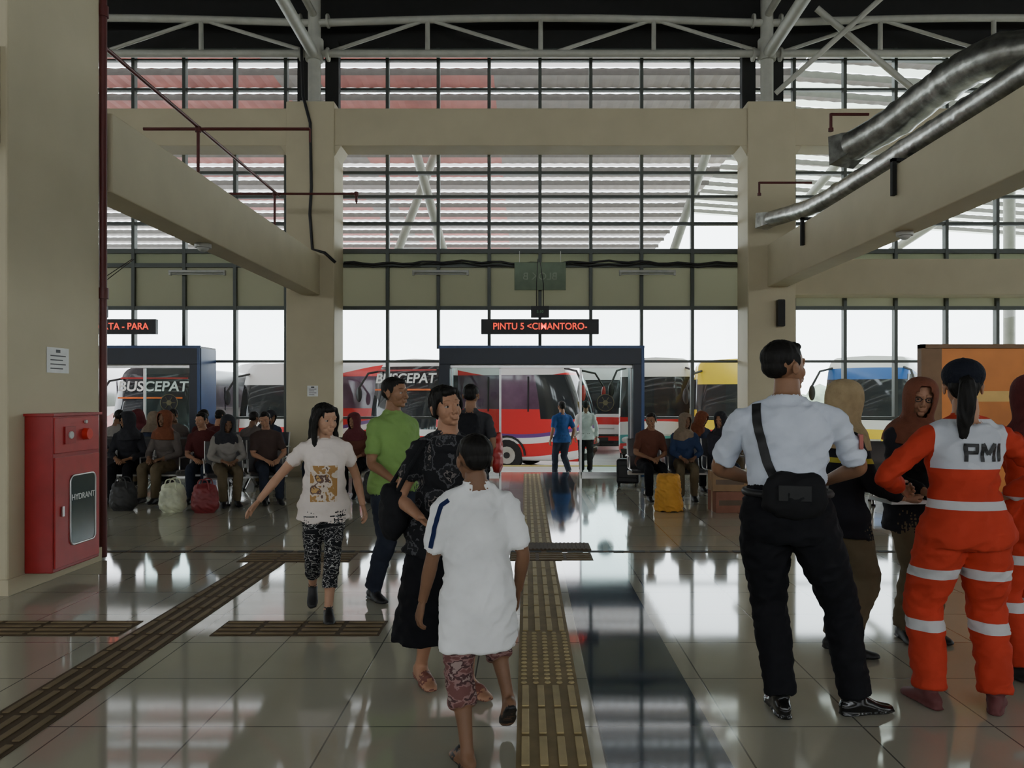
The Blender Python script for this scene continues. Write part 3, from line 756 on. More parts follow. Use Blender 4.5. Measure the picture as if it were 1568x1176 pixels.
def person(name,loc,H,yaw,feet=None,hands=None,head=(0,0,0),hip=.525,lean=0,roll=0,w=1.0,sw=1.0,skinc=SK2,
           top=None,sleeve=.45,hem=-.06,flare=1.04,bottom=None,btype='pants',bend=1.0,legw=1.0,skirt_hem=.15,skirt_r=.13,shoe=None,hair='short',
           hairm=None,hh=.138,voxel=.011,lipm=None,wr=.007,glasses=False,fem=False,collar=False,palm=None,hk=('relax','relax'),pole=None,sandal=None,puff=1.0,seat=False,boxy=0):
    """All lengths are fractions of H in the person's own frame; faces -Y, own left = +X"""
    e=empty(name); skm=skin(skinc); mats=[skm,top or M_black,bottom or M_black,shoe or sandal or M_black]
    NT=48 if voxel<.013 else 32; NL=28 if voxel<.013 else 20
    b=Body(); hipc=V((0,0,hip*H)); Rm=Matrix.Rotation(lean*D2R,3,'X')@Matrix.Rotation(roll*D2R,3,'Y')
    U=Rm@V((0,0,1)); X=Rm@V((1,0,0)); Fb=Rm@V((0,1,0))
    def tp(h,y=0,x=0): return hipc+U*(h*H)+Fb*(y*H)+X*(x*H)
    def rings(h0,h1,off,fl0=1.0,n=9,cl=False,gar=False):
        out=[]
        for i in range(n):
            h=h0+(h1-h0)*i/(n-1); rx,ry,yo=(TR[0][1:] if (cl and h<=TR[0][0]) else tval(h)); k=fl0+(1-fl0)*min(1,i/(n*.6))
            if boxy and gar and h<.24: rx=max(rx,.096*boxy); ry=max(ry,.066*boxy)
            if gar and not seat:
                q=max(0,min(1,(.04-h)/.06)); rx+=.014*q; ry+=.010*q; yo*=(1-q*.6)
            if fem and h>.12: rx*=.93
            if fem and h<.05: rx*=1.03
            bust=.012 if (fem and .16<h<.23) else 0
            out.append((tp(h,yo-bust*.6),(rx*w*k+off)*H,(ry*w*k+off+bust*.5)*H))
        return out
    b.loft(rings(-.05,max(.03,hem),0,cl=True),2,X,step=.02,n=24); b.loft(rings(max(.03,hem),.298,0),1,X,step=.02,n=24)
    b.loft([(tp(.27,.004),.040*H,.036*H),(tp(.30,.005),.044*H,.036*H),(tp(.318,.006),.037*H,.034*H),(tp(.475-hh+.25*hh,.0),.033*H,.034*H)],0,X,n=28)
    b.loft(rings(hem,.302,.007,flare,13,gar=hem<.03 or boxy>0),1,X,n=NT)
    if collar: b.loft([(tp(.285,.006),.056*H,.048*H),(tp(.322,.004),.046*H,.042*H)],1,X,n=28)
    feet=feet or [(.055,0,0,8,0),(-.055,0,0,-8,0)]
    TH,SH,AH=.245*H,.245*H,.046*H; ank=[]
    for i,s in ((0,1),(1,-1)):
        fx,fy,fz,fyaw,fp=feet[i]; 
        hj=hipc+V((s*.052*H*w,0,-.01*H))
        Rf=Matrix.Rotation(fyaw*D2R,3,'Z')@Matrix.Rotation(fp*D2R,3,'X')
        toe=V((fx*H,fy*H,fz*H))+Matrix.Rotation(fyaw*D2R,3,'Z')@V((0,-.07*H,0))
        A=toe+Rf@V((0,.07*H,AH))
        kn,A2=ik(hj,A,TH,SH,Matrix.Rotation(fyaw*.6*D2R,3,'Z')@V((0,-1,.25)))
        ank.append(A2)
        sg=lambda a,c,t:a.lerp(c,t)
        cov=0 if btype=='skirt' else (bend if btype=='shorts' else 2.0)   # garment cover: 1=knee, 2=ankle
        def legp(t): return sg(hj,kn,t) if t<=1 else sg(kn,A2,t-1)+V((0,.006*H*math.sin((t-1)*math.pi),0))
        lr=[(0,.052,.054),(.2,.052,.054),(.6,.042,.043),(1,.032,.034),(1.3,.032,.035),(1.7,.023,.024),(2,.019,.021)]
        def rad(t):
            for q in range(len(lr)-1):
                if lr[q][0]<=t<=lr[q+1][0]:
                    f=(t-lr[q][0])/(lr[q+1][0]-lr[q][0]); return (lr[q][1]*(1-f)+lr[q+1][1]*f,lr[q][2]*(1-f)+lr[q+1][2]*f)
            return lr[-1][1:]
        ww=lambda t:w if t<.6 else 1
        t0=max(.0,cov-.12) if cov else .3
        if cov<1.95:
            ts=[t0]+[x for x in (.2,.6,1,1.3,1.7) if x>t0+.08]+[2]
            b.loft([(legp(t),rad(t)[0]*H*ww(t),rad(t)[1]*H*ww(t)) for t in ts],0,(1,0,0),n=NL)
        else:
            b.loft([(legp(t),rad(t)[0]*H,rad(t)[1]*H) for t in (1.9,2)],3 if shoe else 0,(1,0,0))
        if cov:
            lw=legw
            pr=[(0,.053*w,.058*w),(.25,.056*w*lw**.5,.060*w*lw**.5),(.65,.050*lw,.052*lw),(1,.043*lw,.045*lw),(1.35,.041*lw,.043*lw),(1.75,.037*lw,.039*lw),(1.97,.036*lw,.040*lw)]
            if btype=='shorts':
                last=[q for q in pr if q[0]<bend-.1][-1]
                pr=[q for q in pr if q[0]<bend-.1]+[(bend,last[1],last[2]*1.02)]
            L_=[(legp(q[0]) if q[0] else hj+V((0,.004*H,.02*H)),q[1]*H,q[2]*H) for q in pr]
            b.loft(L_,2,(1,0,0),n=NL)
        def fp_(y,z): return A2+Rf@V((0,y*H,z*H))
        tg=3 if shoe else 0
        b.loft([(fp_(.034,-.024),.017*H,.018*H),(fp_(.015,-.018),.022*H,.024*H),(fp_(-.02,-.020),.023*H,.026*H),(fp_(-.055,-.029),.026*H,.017*H),(fp_(-.085,-.034),.026*H,.012*H),(fp_(-.106,-.036),.018*H,.009*H)],tg,Rf@V((1,0,0)),dome=True)
        b.loft([(fp_(0,.01),.022*H,.024*H),(fp_(-.004,-.02),.023*H,.026*H)],tg,(1,0,0))
        b.loft([(fp_(.045,-.0415),.016*H,.0045*H),(fp_(.02,-.0415),.024*H,.0045*H),(fp_(-.03,-.0415),.024*H,.0045*H),(fp_(-.08,-.0415),.030*H,.0045*H),(fp_(-.112,-.0415),.018*H,.0045*H)],3,Rf@V((1,0,0)))
        if not shoe:
            b.loft([(fp_(-.06,-.036)+Rf@V((-.028*H,0,0)),.014*H,.004*H),(fp_(-.06,-.004),.016*H,.005*H),(fp_(-.06,-.036)+Rf@V((.028*H,0,0)),.014*H,.004*H)],3,Rf@V((0,1,0)))
            for k in range(5): b.ell(fp_(-.103+abs(k-1.5)*.004,-.033)+Rf@V(((k-2)*.0095*H*(1),0,0)),(.0052*H,.009*H,.006*H),0,u=8,w=6)
    if btype in('pants','shorts'): b.loft(rings(-.05,.078 if hem>.03 else .03,.010 if hem>.03 else .0,1,7,cl=True),2,X,n=NT)
    else:
        c=(ank[0]+ank[1])/2; hz=skirt_hem*H
        P=[(tp(.085),.084*H*w,.062*H*w),(tp(.03,.006),.100*H*w,.072*H*w),(tp(-.03,.006),.104*H*w,.078*H*w)]
        st=P[-1][0]
        for t in (.3,.6,.85,1): 
            pz=st.z+(hz-st.z)*t; q=V((st.x+(c.x-st.x)*t*.8,st.y+(c.y-st.y)*t*.8,pz)); r=.107*w+(skirt_r-.107*w)*t
            P.append((q,r*H,r*.85*H))
        b.loft(P,2,(1,0,0),n=56)
    hands=hands or [(.15,-.02,.50),(-.15,-.02,.50)]; wrists=[];SJ=[]
    for i,s in ((0,1),(1,-1)):
        S=tp(.262,.003,s*.102*w**.5*sw*(.92 if fem else 1)); Wt_=V(hands[i])*H
        pl=V(pole[i]) if pole else V((s*.35,1,-.2))
        el,Wr=ik(S,Wt_,.172*H,.150*H,pl); sg=lambda a,c,t:a.lerp(c,t); SJ.append((S,el,Wr))
        inn=S-X*(s*.045*H)+U*.006*H
        # trapezius / shoulder slope under the shirt
        b.loft([(tp(.300,.006,s*.018),.022*H,.026*H),(tp(.287,.005,s*.050),.024*H,.028*H),(S+U*.004*H-X*s*.012*H,.030*H,.031*H)],1,Fb,n=24)
        def atp(t): L=t*2; return sg(S,el,L) if L<=1 else sg(el,Wr,L-1)
        ar=[(0,.0325,.033),(.2,.027,.029),(.5,.0215,.022),(.65,.0225,.0225),(.87,.0175,.0165),(1,.0155,.0135)]
        def ra(t):
            for q in range(len(ar)-1):
                if ar[q][0]<=t<=ar[q+1][0]:
                    f=(t-ar[q][0])/(ar[q+1][0]-ar[q][0]); return (ar[q][1]*(1-f)+ar[q+1][1]*f,ar[q][2]*(1-f)+ar[q+1][2]*f)
            return ar[-1][1:]
        t0=max(0,sleeve-.07); ts=[t0]+[x for x in (.2,.5,.65,.87) if x>t0+.05]+[1]
        b.loft([(atp(t),ra(t)[0]*H,ra(t)[1]*H) for t in ts],0,(1,0,0),step=.014,n=20)
        if sleeve>0:
            def at(t,base,k): return (atp(t),base*H*k*puff,base*H*k*puff)
            cl=[(inn-U*.012*H,.031*H,.031*H),(S-U*.003*H,.0345*H,.0345*H)]
            tt=.18
            while tt<sleeve-.05: cl.append(at(tt,.033 if tt<.4 else .0285,1 if sleeve<.6 else .95)); tt+=.16
            cl.append(at(sleeve,.0345 if sleeve<.3 else .0335 if sleeve<.6 else .023,1)); b.loft(cl,1,(1,0,0),n=26)
        wrists.append((el,Wr))
    untuck=hem<.03
    me=b.mesh(name+'_body',voxel,mats,smooth=3 if voxel<.013 else 2,wrinkle=(1,2),amp=wr,bias={0:0,1:.008 if untuck else .004,2:.003 if untuck else .006,3:.002})
    zmin=min(v.co.z for v in me.vertices)
    M=T(loc[0],loc[1],loc[2]-zmin+.002)@RZ(yaw); e.matrix_world=M
    bo=bpy.data.objects.new('body',me); COL.objects.link(bo); bo.parent=e
    for i,s in ((0,1),(1,-1)):
        el,Wr=wrists[i]; Dv=(Wr-el).normalized(); Np=V(palm[i]) if (palm and palm[i]) else V((-s,-.15,0)); Np=(Np-Dv*Np.dot(Dv)).normalized()
        Zc=-Dv; Xc=-Np if s>0 else Np; Yc=Zc.cross(Xc)
        hm=(HANDS if s>0 else HANDS_R)[hk[i]].copy(); hm.materials.clear(); hm.materials.append(skm)
        ho=bpy.data.objects.new('hand_left' if s>0 else 'hand_right',hm); COL.objects.link(ho); ho.parent=e
        Mm=Matrix((Xc,Yc,Zc)).transposed().to_4x4(); sc=H/1.65*(.93 if fem else 1)
        ho.matrix_local=Matrix.Translation(Wr)@Mm@Matrix.Scale(sc,4)
    hy,hp,hr=head; ps=hh*H
    Mh=Matrix.Translation(tp(.475-hh,-.012))@Matrix.Rotation(lean*.4*D2R,4,'X')@RZ(hy)@RX(hp)@RY(hr)@Matrix.Scale(ps,4)
    hm=HEAD.copy(); hm.materials.clear(); [hm.materials.append(x) for x in (skm,lipm or (M_lips if fem else skin(tuple(c*.72 for c in skinc))),M_hair)]
    ho=bpy.data.objects.new('head',hm); COL.objects.link(ho); ho.parent=e; ho.matrix_local=Mh
    EY.obj('eyes',e,Mh)
    if hair in HAIR or hair=='cap':
        hm=HAIR['pony' if hair=='cap' else hair].copy(); hm.materials.clear(); hm.materials.append(M_hair); ho=bpy.data.objects.new('hair',hm); COL.objects.link(ho); ho.parent=e; ho.matrix_local=Mh
    if hair=='hijab':
        hm=HIJ.copy(); hm.materials.append(hairm); ho=bpy.data.objects.new('hijab',hm); COL.objects.link(ho); ho.parent=e; ho.matrix_local=Mh
        md=ho.modifiers.new('s','SOLIDIFY'); md.thickness=.03; md.offset=1; sb=ho.modifiers.new('u','SUBSURF'); sb.levels=1; sb.render_levels=1
    if hair=='cap':
        c=Body(); c.ell((0,.10,.74),(.42,.49,.36),0); c.ell((0,-.38,.80),(.27,.30,.035),0,M=Matrix.Rotation(-12*D2R,3,'X')); c.ell((0,.10,1.10),(.03,.03,.02),0)
        cm=c.mesh('cap',.025,[hairm or M_black],smooth=2); ho=bpy.data.objects.new('cap',cm); COL.objects.link(ho); ho.parent=e; ho.matrix_local=Mh
    if glasses:
        g=G()
        for s in (1,-1):
            c=[(s*.14+.085*math.cos(k*math.pi/8),-.385,.49+.065*math.sin(k*math.pi/8)) for k in range(17)]; g.tube(c,.012,M_black,6); g.tube([(s*.225,-.38,.5),(s*.36,.03,.5)],.012,M_black,6)
        g.tube([(-.055,-.39,.5),(.055,-.39,.5)],.012,M_black,6); g.obj('glasses',e,Mh)
    return e,me,dict(hip=hipc,tp=tp,SJ=SJ,H=H,head=Mh,M=M)

# ---------------------------------------------------------------- foreground people
c_print=[(0,(.70,.62,.52)),(.38,(.42,.24,.09)),(.50,(.70,.60,.50)),(.57,(.16,.10,.08)),(.62,(.58,.36,.14))]
m_tee=cloth('girl_tee',(.74,.66,.60),boxes=[(-.10,.08,.78,1.03,-1,c_print,11)])
m_leg=pattern('girl_leggings',[(0,Bk),(.45,(.42,.42,.40)),(.47,Bk),(.54,(.42,.42,.40)),(.56,Bk),(.65,(.42,.42,.40)),(.67,Bk)],9,stretch=(1,1,2.4))
girl,gm,gi=person('walking_girl',(-1.40,5.36,0),1.45,18,feet=[(.01,-.13,0,0,0),(-.045,.16,.03,-5,38)],hands=[(.185,.03,.50),(-.31,.02,.53)],head=(30,2,0),
  skinc=SK4,top=m_tee,sleeve=.26,hem=-.075,flare=1.05,bottom=m_leg,btype='shorts',bend=1.6,legw=.86,shoe=M_black,hair='long',fem=True,hh=.15,lean=3,palm=((-1,-.3,0),(1,-.5,0)),hk=('relax','open'),voxel=.0085,boxy=.95)
m_green=cloth('green_shirt',(.20,.34,.10)); m_jeans=cloth('dark_jeans',(.025,.03,.045))
person('man_in_green_shirt',(-.98,5.72,0),1.64,52,feet=[(.07,-.06,0,10,0),(-.07,.06,0,-12,0)],hands=[(.10,-.14,.57),(-.13,-.15,.55)],head=(14,0,0),w=1.08,
  skinc=SK2,top=m_green,sleeve=.38,hem=-.04,flare=1.02,bottom=m_jeans,shoe=M_black,hair='short',collar=True,hk=('grip','grip'),palm=((-.6,0,.5),(.6,0,.5)),voxel=.0095,boxy=1.0)
m_floral=pattern('floral_top',[(0,(.014,.014,.016)),(.52,(.08,.08,.085)),(.57,(.02,.02,.022)),(.66,(.17,.15,.14)),(.69,(.012,.012,.014))],14)
m_skirt=cloth('black_skirt',(.006,.006,.008)); m_sand=mat('brown_sandal',(.16,.05,.035),.6)
m_bagc=cloth('black_bag_fabric',(.012,.012,.014))
wom,wm,wi=person('woman_in_black_dress',(-.42,4.0,0),1.55,28,feet=[(.04,-.10,0,15,0),(-.06,.07,0,0,6)],hands=[(.16,-.04,.50),(-.135,-.135,.585)],head=(6,-5,-8),w=1.12,roll=2,
  skinc=SK1,top=m_floral,sleeve=.30,hem=-.075,flare=1.05,bottom=m_skirt,btype='skirt',skirt_hem=.165,skirt_r=.175,sandal=m_sand,hair='tied',fem=True,voxel=.009,palm=(None,(.5,-.3,.9)),hk=('relax','open'),wr=.009)
def strap(e,pts,r,m,name='bag_strap'):
    g=G(); P=[V(p) for p in pts]; Q=[]
    for i in range(len(P)-1):
        for k in range(6): Q.append(V(catm(P[max(i-1,0)],P[i],P[i+1],P[min(i+2,len(P)-1)],k/6)))
    Q.append(P[-1]); g.tube(Q,r,m,8); return g.obj(name,e)
def softbag(e,c,r,m,name='bag',M=None,voxel=.014):
    b=Body(); cx,cy,cz=c; rx,ry,rz=r
    b.loft([((cx,cy,cz-rz),rx*.86,ry*.8),((cx,cy,cz-rz*.7),rx*1.02,ry*1.05),((cx,cy,cz),rx,ry),((cx,cy,cz+rz*.7),rx*.9,ry*.8),((cx,cy,cz+rz),rx*.78,ry*.35)],0,(1,0,0),dome=True)
    me=b.mesh(name,voxel,[m],smooth=3,wrinkle=(0,),amp=.012); o=bpy.data.objects.new(name,me); COL.objects.link(o); o.parent=e
    if M: o.matrix_local=M
    return o
softbag(wom,(-.26,.06,.92),(.06,.11,.12),m_bagc,'shoulder_bag'); strap(wom,[(-.26,-.02,1.02),(-.21,-.075,1.15),(-.12,-.03,1.262),(-.17,.07,1.18),(-.26,.12,1.02)],.011,m_bagc)
m_bt=cloth('boy_white_tee',(.78,.79,.78)); m_plaid=pattern('plaid_shorts',[(0,(.16,.07,.065)),(.45,(.26,.15,.14)),(.52,(.08,.04,.04)),(.60,(.3,.22,.2))],16,stretch=(1,1,2))
m_navy=cloth('navy_trim',(.012,.02,.075))
boy,bme,bi=person('boy_in_white_tee',(-.20,3.20,0),1.34,200,feet=[(.05,.06,0,6,0),(-.12,-.03,.05,-10,42)],hands=[(.16,-.07,.47),(-.15,-.05,.49)],head=(5,3,0),w=.86,sw=1.06,
  skinc=SK3,top=m_bt,sleeve=.42,hem=-.18,flare=1.06,bottom=m_plaid,btype='shorts',bend=1.45,legw=.98,sandal=M_black,hair='short',hh=.155,voxel=.0085,wr=.011,lean=4,puff=1.08,boxy=1.16)
S,el,Wr=bi['SJ'][0]; bv=BVHTree.FromPolygons([v.co for v in bme.vertices],[p.vertices[:] for p in bme.polygons])
def surf_ribbon(e,bv,pts,dirv,wd,m,name,off=.003,n=24):
    """ribbon lying on the body surface, following a polyline"""
    P=[V(p) for p in pts]; Q=[]
    for i in range(len(P)-1):
        for k in range(n//(len(P)-1)+1): Q.append(P[i].lerp(P[i+1],k/(n//(len(P)-1)+1)))
    Q.append(P[-1]); dv=V(dirv).normalized(); rows=[]
    for i,q in enumerate(Q):
        t=(Q[min(i+1,len(Q)-1)]-Q[max(i-1,0)]).normalized(); sd=t.cross(dv).normalized(); row=[]
        for k in (-1,-.33,.33,1):
            o=q+sd*wd*k; h=bv.ray_cast(o+dv*.5,-dv,1.0)
            row.append((h[0] if h[0] else o)+dv*off)
        rows.append(row)
    g=G(); vs=[v for r in rows for v in r]; g.add(vs,[[i*4+k,i*4+k+1,i*4+k+5,i*4+k+4] for i in range(len(rows)-1) for k in range(3)],m,True)
    return g.obj(name,e)
surf_ribbon(boy,bv,[S+V((-.035,0,.015)),S+V((-.005,0,-.005)),S.lerp(el,.40),S.lerp(el,.80)],(.55,.82,.15),.010,m_navy,'sleeve_stripe',.006)
m_gray=cloth('charcoal_shirt',(.05,.05,.055))
p7,_,i7=person('man_with_backpack',(-.55,7.7,0),1.62,172,hands=[(.15,-.02,.5),(-.15,-.06,.52)],top=m_gray,sleeve=.36,bottom=m_jeans,shoe=M_black,hair='short',skinc=SK2,voxel=.0125)
softbag(p7,(0,.20,1.12),(.14,.09,.20),cloth('backpack_black',(.015,.015,.018)),'backpack'); softbag(p7,(-.27,.0,.95),(.05,.1,.18),M_red2,'red_tote')

m_wsh=cloth('guard_shirt_white',(.58,.62,.70)); m_blk=cloth('black_trousers',(.008,.008,.010))
gd,gdm,gi2=person('security_guard',(1.24,3.66,0),1.765,165,feet=[(.015,.02,0,12,0),(-.175,-.03,0,-62,0)],hands=[(.075,-.17,.60),(-.11,-.19,.60)],head=(-52,-4,0),w=1.12,sw=1.07,
  skinc=SK2,top=m_wsh,sleeve=.42,hem=.055,flare=1.0,bottom=m_blk,legw=1.12,shoe=mat('polished_black_leather',(.008,.008,.008),.2),hair='short',collar=True,voxel=.009,wr=.010,hk=('grip','grip'),palm=((-.5,0,.5),(.5,0,.5)),pole=((1,.35,-.3),(-1,.35,-.3)))
bvg=BVHTree.FromPolygons([v.co for v in gdm.vertices],[p.vertices[:] for p in gdm.polygons])
surf_ribbon(gd,bvg,[(.13,.0,1.46),(.14,.1,1.38),(.105,.15,1.20),(.06,.15,1.10)],(.25,1,.12),.022,M_black,'cross_strap',.006)
softbag(gd,(-.02,.175,1.06),(.14,.055,.085),cloth('waist_bag_black',(.012,.012,.013)),'waist_bag'); g=G(); g.box((-.09,.225,1.03),(.05,.235,1.10),M_rubber,bev=.003); g.obj('bag_pocket',gd)
g=G()
pts=[]
for k in range(33):
    t=k*2*math.pi/32; d=V((math.cos(t),math.sin(t),0)); h=bvg.ray_cast(V((0,0,1.045))+d*.5,-d,.6); pts.append((h[0] if h[0] else V((0,0,1.045))+d*.18)+d*.003)
g.tube(pts,.019,M_black,8); g.obj('belt',gd)
S,el,Wr=gi2['SJ'][1]
g=G(); g.box((-.012,-.03,-.035),(.006,.03,.035),mat('patch_red',(.4,.12,.10),.7),M=Matrix.Translation(S.lerp(el,.45)+V((-.064,.01,0))),bev=.003); g.obj('sleeve_patch',gd)

m_kh=cloth('khaki_hijab',(.36,.27,.15)); m_off=cloth('dark_officer_jacket',(.015,.015,.019),bands=[(1.12,1.15,(.45,.4,.06))]); m_kht=cloth('khaki_trousers',(.13,.10,.06))
of,_,oi=person('officer_in_khaki_hijab',(1.84,4.5,0),1.58,95,hands=[(.05,-.20,.60),(-.08,-.20,.58)],head=(5,4,0),w=1.08,skinc=SK4,top=m_off,sleeve=.9,hem=-.08,bottom=m_kht,legw=1.0,shoe=M_black,hair='hijab',hairm=m_kh,fem=True,hk=('grip','grip'),palm=((-.3,0,1),(.3,0,1)))
g=G(); g.box((-.12,-.46,.88),(.12,-.24,.90),M_paper); g.obj('clipboard',of)

OR=(.48,.045,.022); GY=(.52,.52,.52); gst=[(0,(.50,.52,.56)),(.5,(.55,.57,.60))]
m_pt=cloth('volunteer_jacket',OR,bands=[(.965,1.005,GY)],boxes=[(-.165,.165,1.155,1.39,1,gst,4)]) 
m_pb=cloth('volunteer_trousers',OR,bands=[(.62,.67,GY),(.36,.41,GY)])
pm,pmm,pi=person('red_cross_volunteer',(2.12,3.72,0),1.66,176,feet=[(.10,.0,0,14,0),(-.07,.03,0,-30,0)],hands=[(.13,-.13,.62),(-.16,-.10,.60)],head=(-18,4,0),w=1.08,
  skinc=SK1,top=m_pt,sleeve=.93,hem=-.05,flare=1.03,bottom=m_pb,legw=1.22,shoe=mat('maroon_shoe',(.12,.03,.03),.7),hair='cap',hairm=cloth('navy_cap',(.012,.014,.022)),fem=True,voxel=.009,wr=.010,hk=('grip','relax'),palm=((-1,0,.2),None),pole=((1,.5,-.2),(-1,.6,-.2)))
bvp=BVHTree.FromPolygons([v.co for v in pmm.vertices],[p.vertices[:] for p in pmm.polygons])
def back_letters(e,bv,x,z,h,m):
    """P M I cut from strips of tape laid on the cloth"""
    st=.2*h; g=G()
    def strip(a,b):
        a=V((a[0],a[1]));b=V((b[0],b[1])); n=6; d=(b-a).normalized(); nn=V((-d.y,d.x))*st*.5; rows=[]
        for i in range(n+1):
            q=a.lerp(b,i/n); row=[]
            for k in (-1,0,1):
                p=q+nn*k; wx=x-p.x; wz=z+p.y; hh_=bv.ray_cast(V((wx,.6,wz)),V((0,-1,0)),1.2); row.append(V((wx,(hh_[0].y if hh_[0] else .13)+.006,wz)))
            rows.append(row)
        vs=[v for r in rows for v in r]; g.add(vs,[[i*3+k,i*3+k+1,i*3+k+4,i*3+k+3] for i in range(n) for k in (0,1)],m,False)
    H_=h
    strip((-.085,-H_/2),(-.085,H_/2)); strip((-.085,H_/2-st/2),(-.04,H_/2-st/2)); strip((-.085,0),(-.04,0)); strip((-.04,-st/2),(-.04,H_/2))
    strip((-.012,-H_/2),(-.012,H_/2)); strip((.046,-H_/2),(.046,H_/2)); strip((-.012,H_/2),(.017,-.01)); strip((.046,H_/2),(.017,-.01))
    strip((.075,-H_/2),(.075,H_/2))
    g.obj('back_lettering',e)
back_letters(pm,bvp,-.035,1.235,.085,M_black)
m_bk=cloth('black_uniform',(.02,.02,.024)); m_oh=cloth('brown_hijab',(.17,.06,.035)); m_or=cloth('orange_coverall',OR)
person('woman_in_brown_hijab',(2.42,4.78,0),1.60,8,hands=[(.06,-.15,.58),(-.06,-.16,.58)],head=(-22,6,6),skinc=SK1,top=m_bk,sleeve=.9,bottom=m_kht,hem=-.1,shoe=M_black,hair='hijab',hairm=m_oh,fem=True,glasses=True,hk=('grip','grip'))
person('volunteer_in_orange_coverall',(2.70,4.08,0),1.60,200,hands=[(.13,-.05,.5),(-.12,-.10,.58)],skinc=SK2,top=m_or,sleeve=.93,bottom=m_pb,hem=-.05,legw=1.2,shoe=M_black,hair='hijab',hairm=cloth('maroon_scarf',(.10,.025,.025)),fem=True)
m_bls=cloth('blue_shirt',(.02,.07,.20)); m_tan=cloth('pale_shirt',(.60,.58,.54))
person('man_in_blue_shirt',(.76,16.2,-.22),1.62,200,feet=[(.06,-.10,0,0,0),(-.06,.12,.02,0,25)],top=m_bls,sleeve=.4,bottom=m_jeans,shoe=M_black,voxel=.016)
person('man_in_pale_shirt',(1.34,17.2,-.22),1.62,175,top=m_tan,sleeve=.9,bottom=m_blk,shoe=M_black,voxel=.016)

# ---------------------------------------------------------------- benches and seated travellers
M_seat=mat('perforated_steel_seat',(.22,.22,.23),.35,.8,.1)
def bench(x,y,yaw,n):
    e=empty('waiting_bench',T(x,y,0)@RZ(yaw)); g=G(); w=n*.56
    g.box((-w/2,-.02,.34),(w/2,.04,.40),M_silver,bev=.005)
    for k in range(n):
        cx=-w/2+.28+k*.56; vs=[];prof=[(-.24,.40),(-.22,.43),(-.1,.425),(.05,.42),(.17,.43),(.21,.47),(.25,.6),(.30,.82),(.32,.86)]
        for (yy,zz) in prof: vs+=[(cx-.25,yy,zz),(cx+.25,yy,zz)]
        f=[[2*i,2*i+1,2*i+3,2*i+2] for i in range(len(prof)-1)]; g.add(vs,f,M_seat,True); g.add([V(v)-V((0,-.012,.012)) for v in vs],[q[::-1] for q in f],M_seat,True)
        for s in (-.25,.25): g.tube([(cx+s,p[0],p[1]) for p in prof],.011,M_silver,6)
    for k in range(n+1):
        cx=-w/2+k*.56; g.tube([(cx,-.2,.45),(cx,-.2,.62),(cx,.15,.62),(cx,.26,.6)],.012,M_silver,6)
    for cx in (-w/2+.3,w/2-.3):
        g.tube([(cx,0,.36),(cx,0,.18)],.03,M_silver,8); g.tube([(cx,0,.2),(cx,-.26,.02)],.022,M_silver,8); g.tube([(cx,0,.2),(cx,.28,.02)],.022,M_silver,8)
        for yy in (-.26,.28): g.tube([(cx,yy,0),(cx,yy,.025)],.03,M_rubber,8)
    g.obj('frame',e); return e
cols=[(.035,.035,.045),(.025,.025,.03),(.12,.10,.09),(.08,.02,.02),(.04,.05,.08),(.25,.23,.21),(.06,.04,.035),(.12,.045,.03),(.03,.05,.11)]
sc=[cloth('traveller_top_%d'%i,c) for i,c in enumerate(cols)]
hj=[cloth('traveller_hijab_%d'%i,c) for i,c in enumerate([(.18,.06,.03),(.03,.03,.035),(.22,.17,.12),(.12,.03,.035)])]
def seated(x,y,yaw,k,hj_=None,name='seated_traveller',H=None,headp=8):
    H=H or random.uniform(1.52,1.66); 
    hp=(.43+.085)/H
    a=random.uniform(-.02,.02)
    return person(name,(x,y,0),H,yaw,hip=hp,lean=random.uniform(-2,12),roll=random.uniform(-4,4),feet=[(.06,-.25+a,0,6,0),(-.06,-.25-a,0,-6,0)],hands=[(.045+random.uniform(0,.03),-.17,hp+.06),(-.045,-.19,hp+.06)],
        head=(random.uniform(-50,50),random.uniform(0,headp*3),random.uniform(-6,6)),top=sc[k%len(sc)],sleeve=.4 if not hj_ else .9,bottom=[m_jeans,m_blk,m_kht][k%3],shoe=M_black,skinc=[SK1,SK2,SK3][k%3],
        hair='hijab' if hj_ else 'short',hairm=hj_,hem=-.03,fem=bool(hj_),voxel=.017,hk=('grip','relax'),palm=((-.3,0,-1),(.3,0,-1)),pole=((1,.8,-.5),(-1,.8,-.5)),seat=True)
def row(x,y,yaw,n,occ,kk):
    bench(x,y,yaw,n); M=T(x,y,0)@RZ(yaw); w=n*.56
    for i,(s,hjm) in enumerate(occ):
        p=M@V((-w/2+.28+s*.56,.03,0)); seated(p.x,p.y,yaw+random.uniform(-14,14),kk+i,hjm)
row(-5.5,11.2,0,4,[(0,None),(1,hj[1]),(2,hj[0]),(3,None)],0)
row(-3.95,10.9,25,2,[(0,hj[1]),(1,None)],5)
row(-5.6,12.6,180,5,[(0,None),(1,None),(3,hj[2]),(4,None)],2)
row(-5.6,13.5,0,5,[(0,hj[3]),(1,None),(2,None),(4,hj[1])],1)
row(-2.55,11.7,-10,3,[(0,None),(1,hj[3]),(2,None)],6)
row(2.35,11.4,0,3,[(0,None),(1,hj[2]),(2,hj[1])],7)
row(3.4,12.6,0,3,[(0,hj[0]),(1,None)],4)
row(5.35,10.6,-20,3,[(1,None)],8)
row(7.6,11.5,0,3,[(0,hj[2]),(2,None)],3)

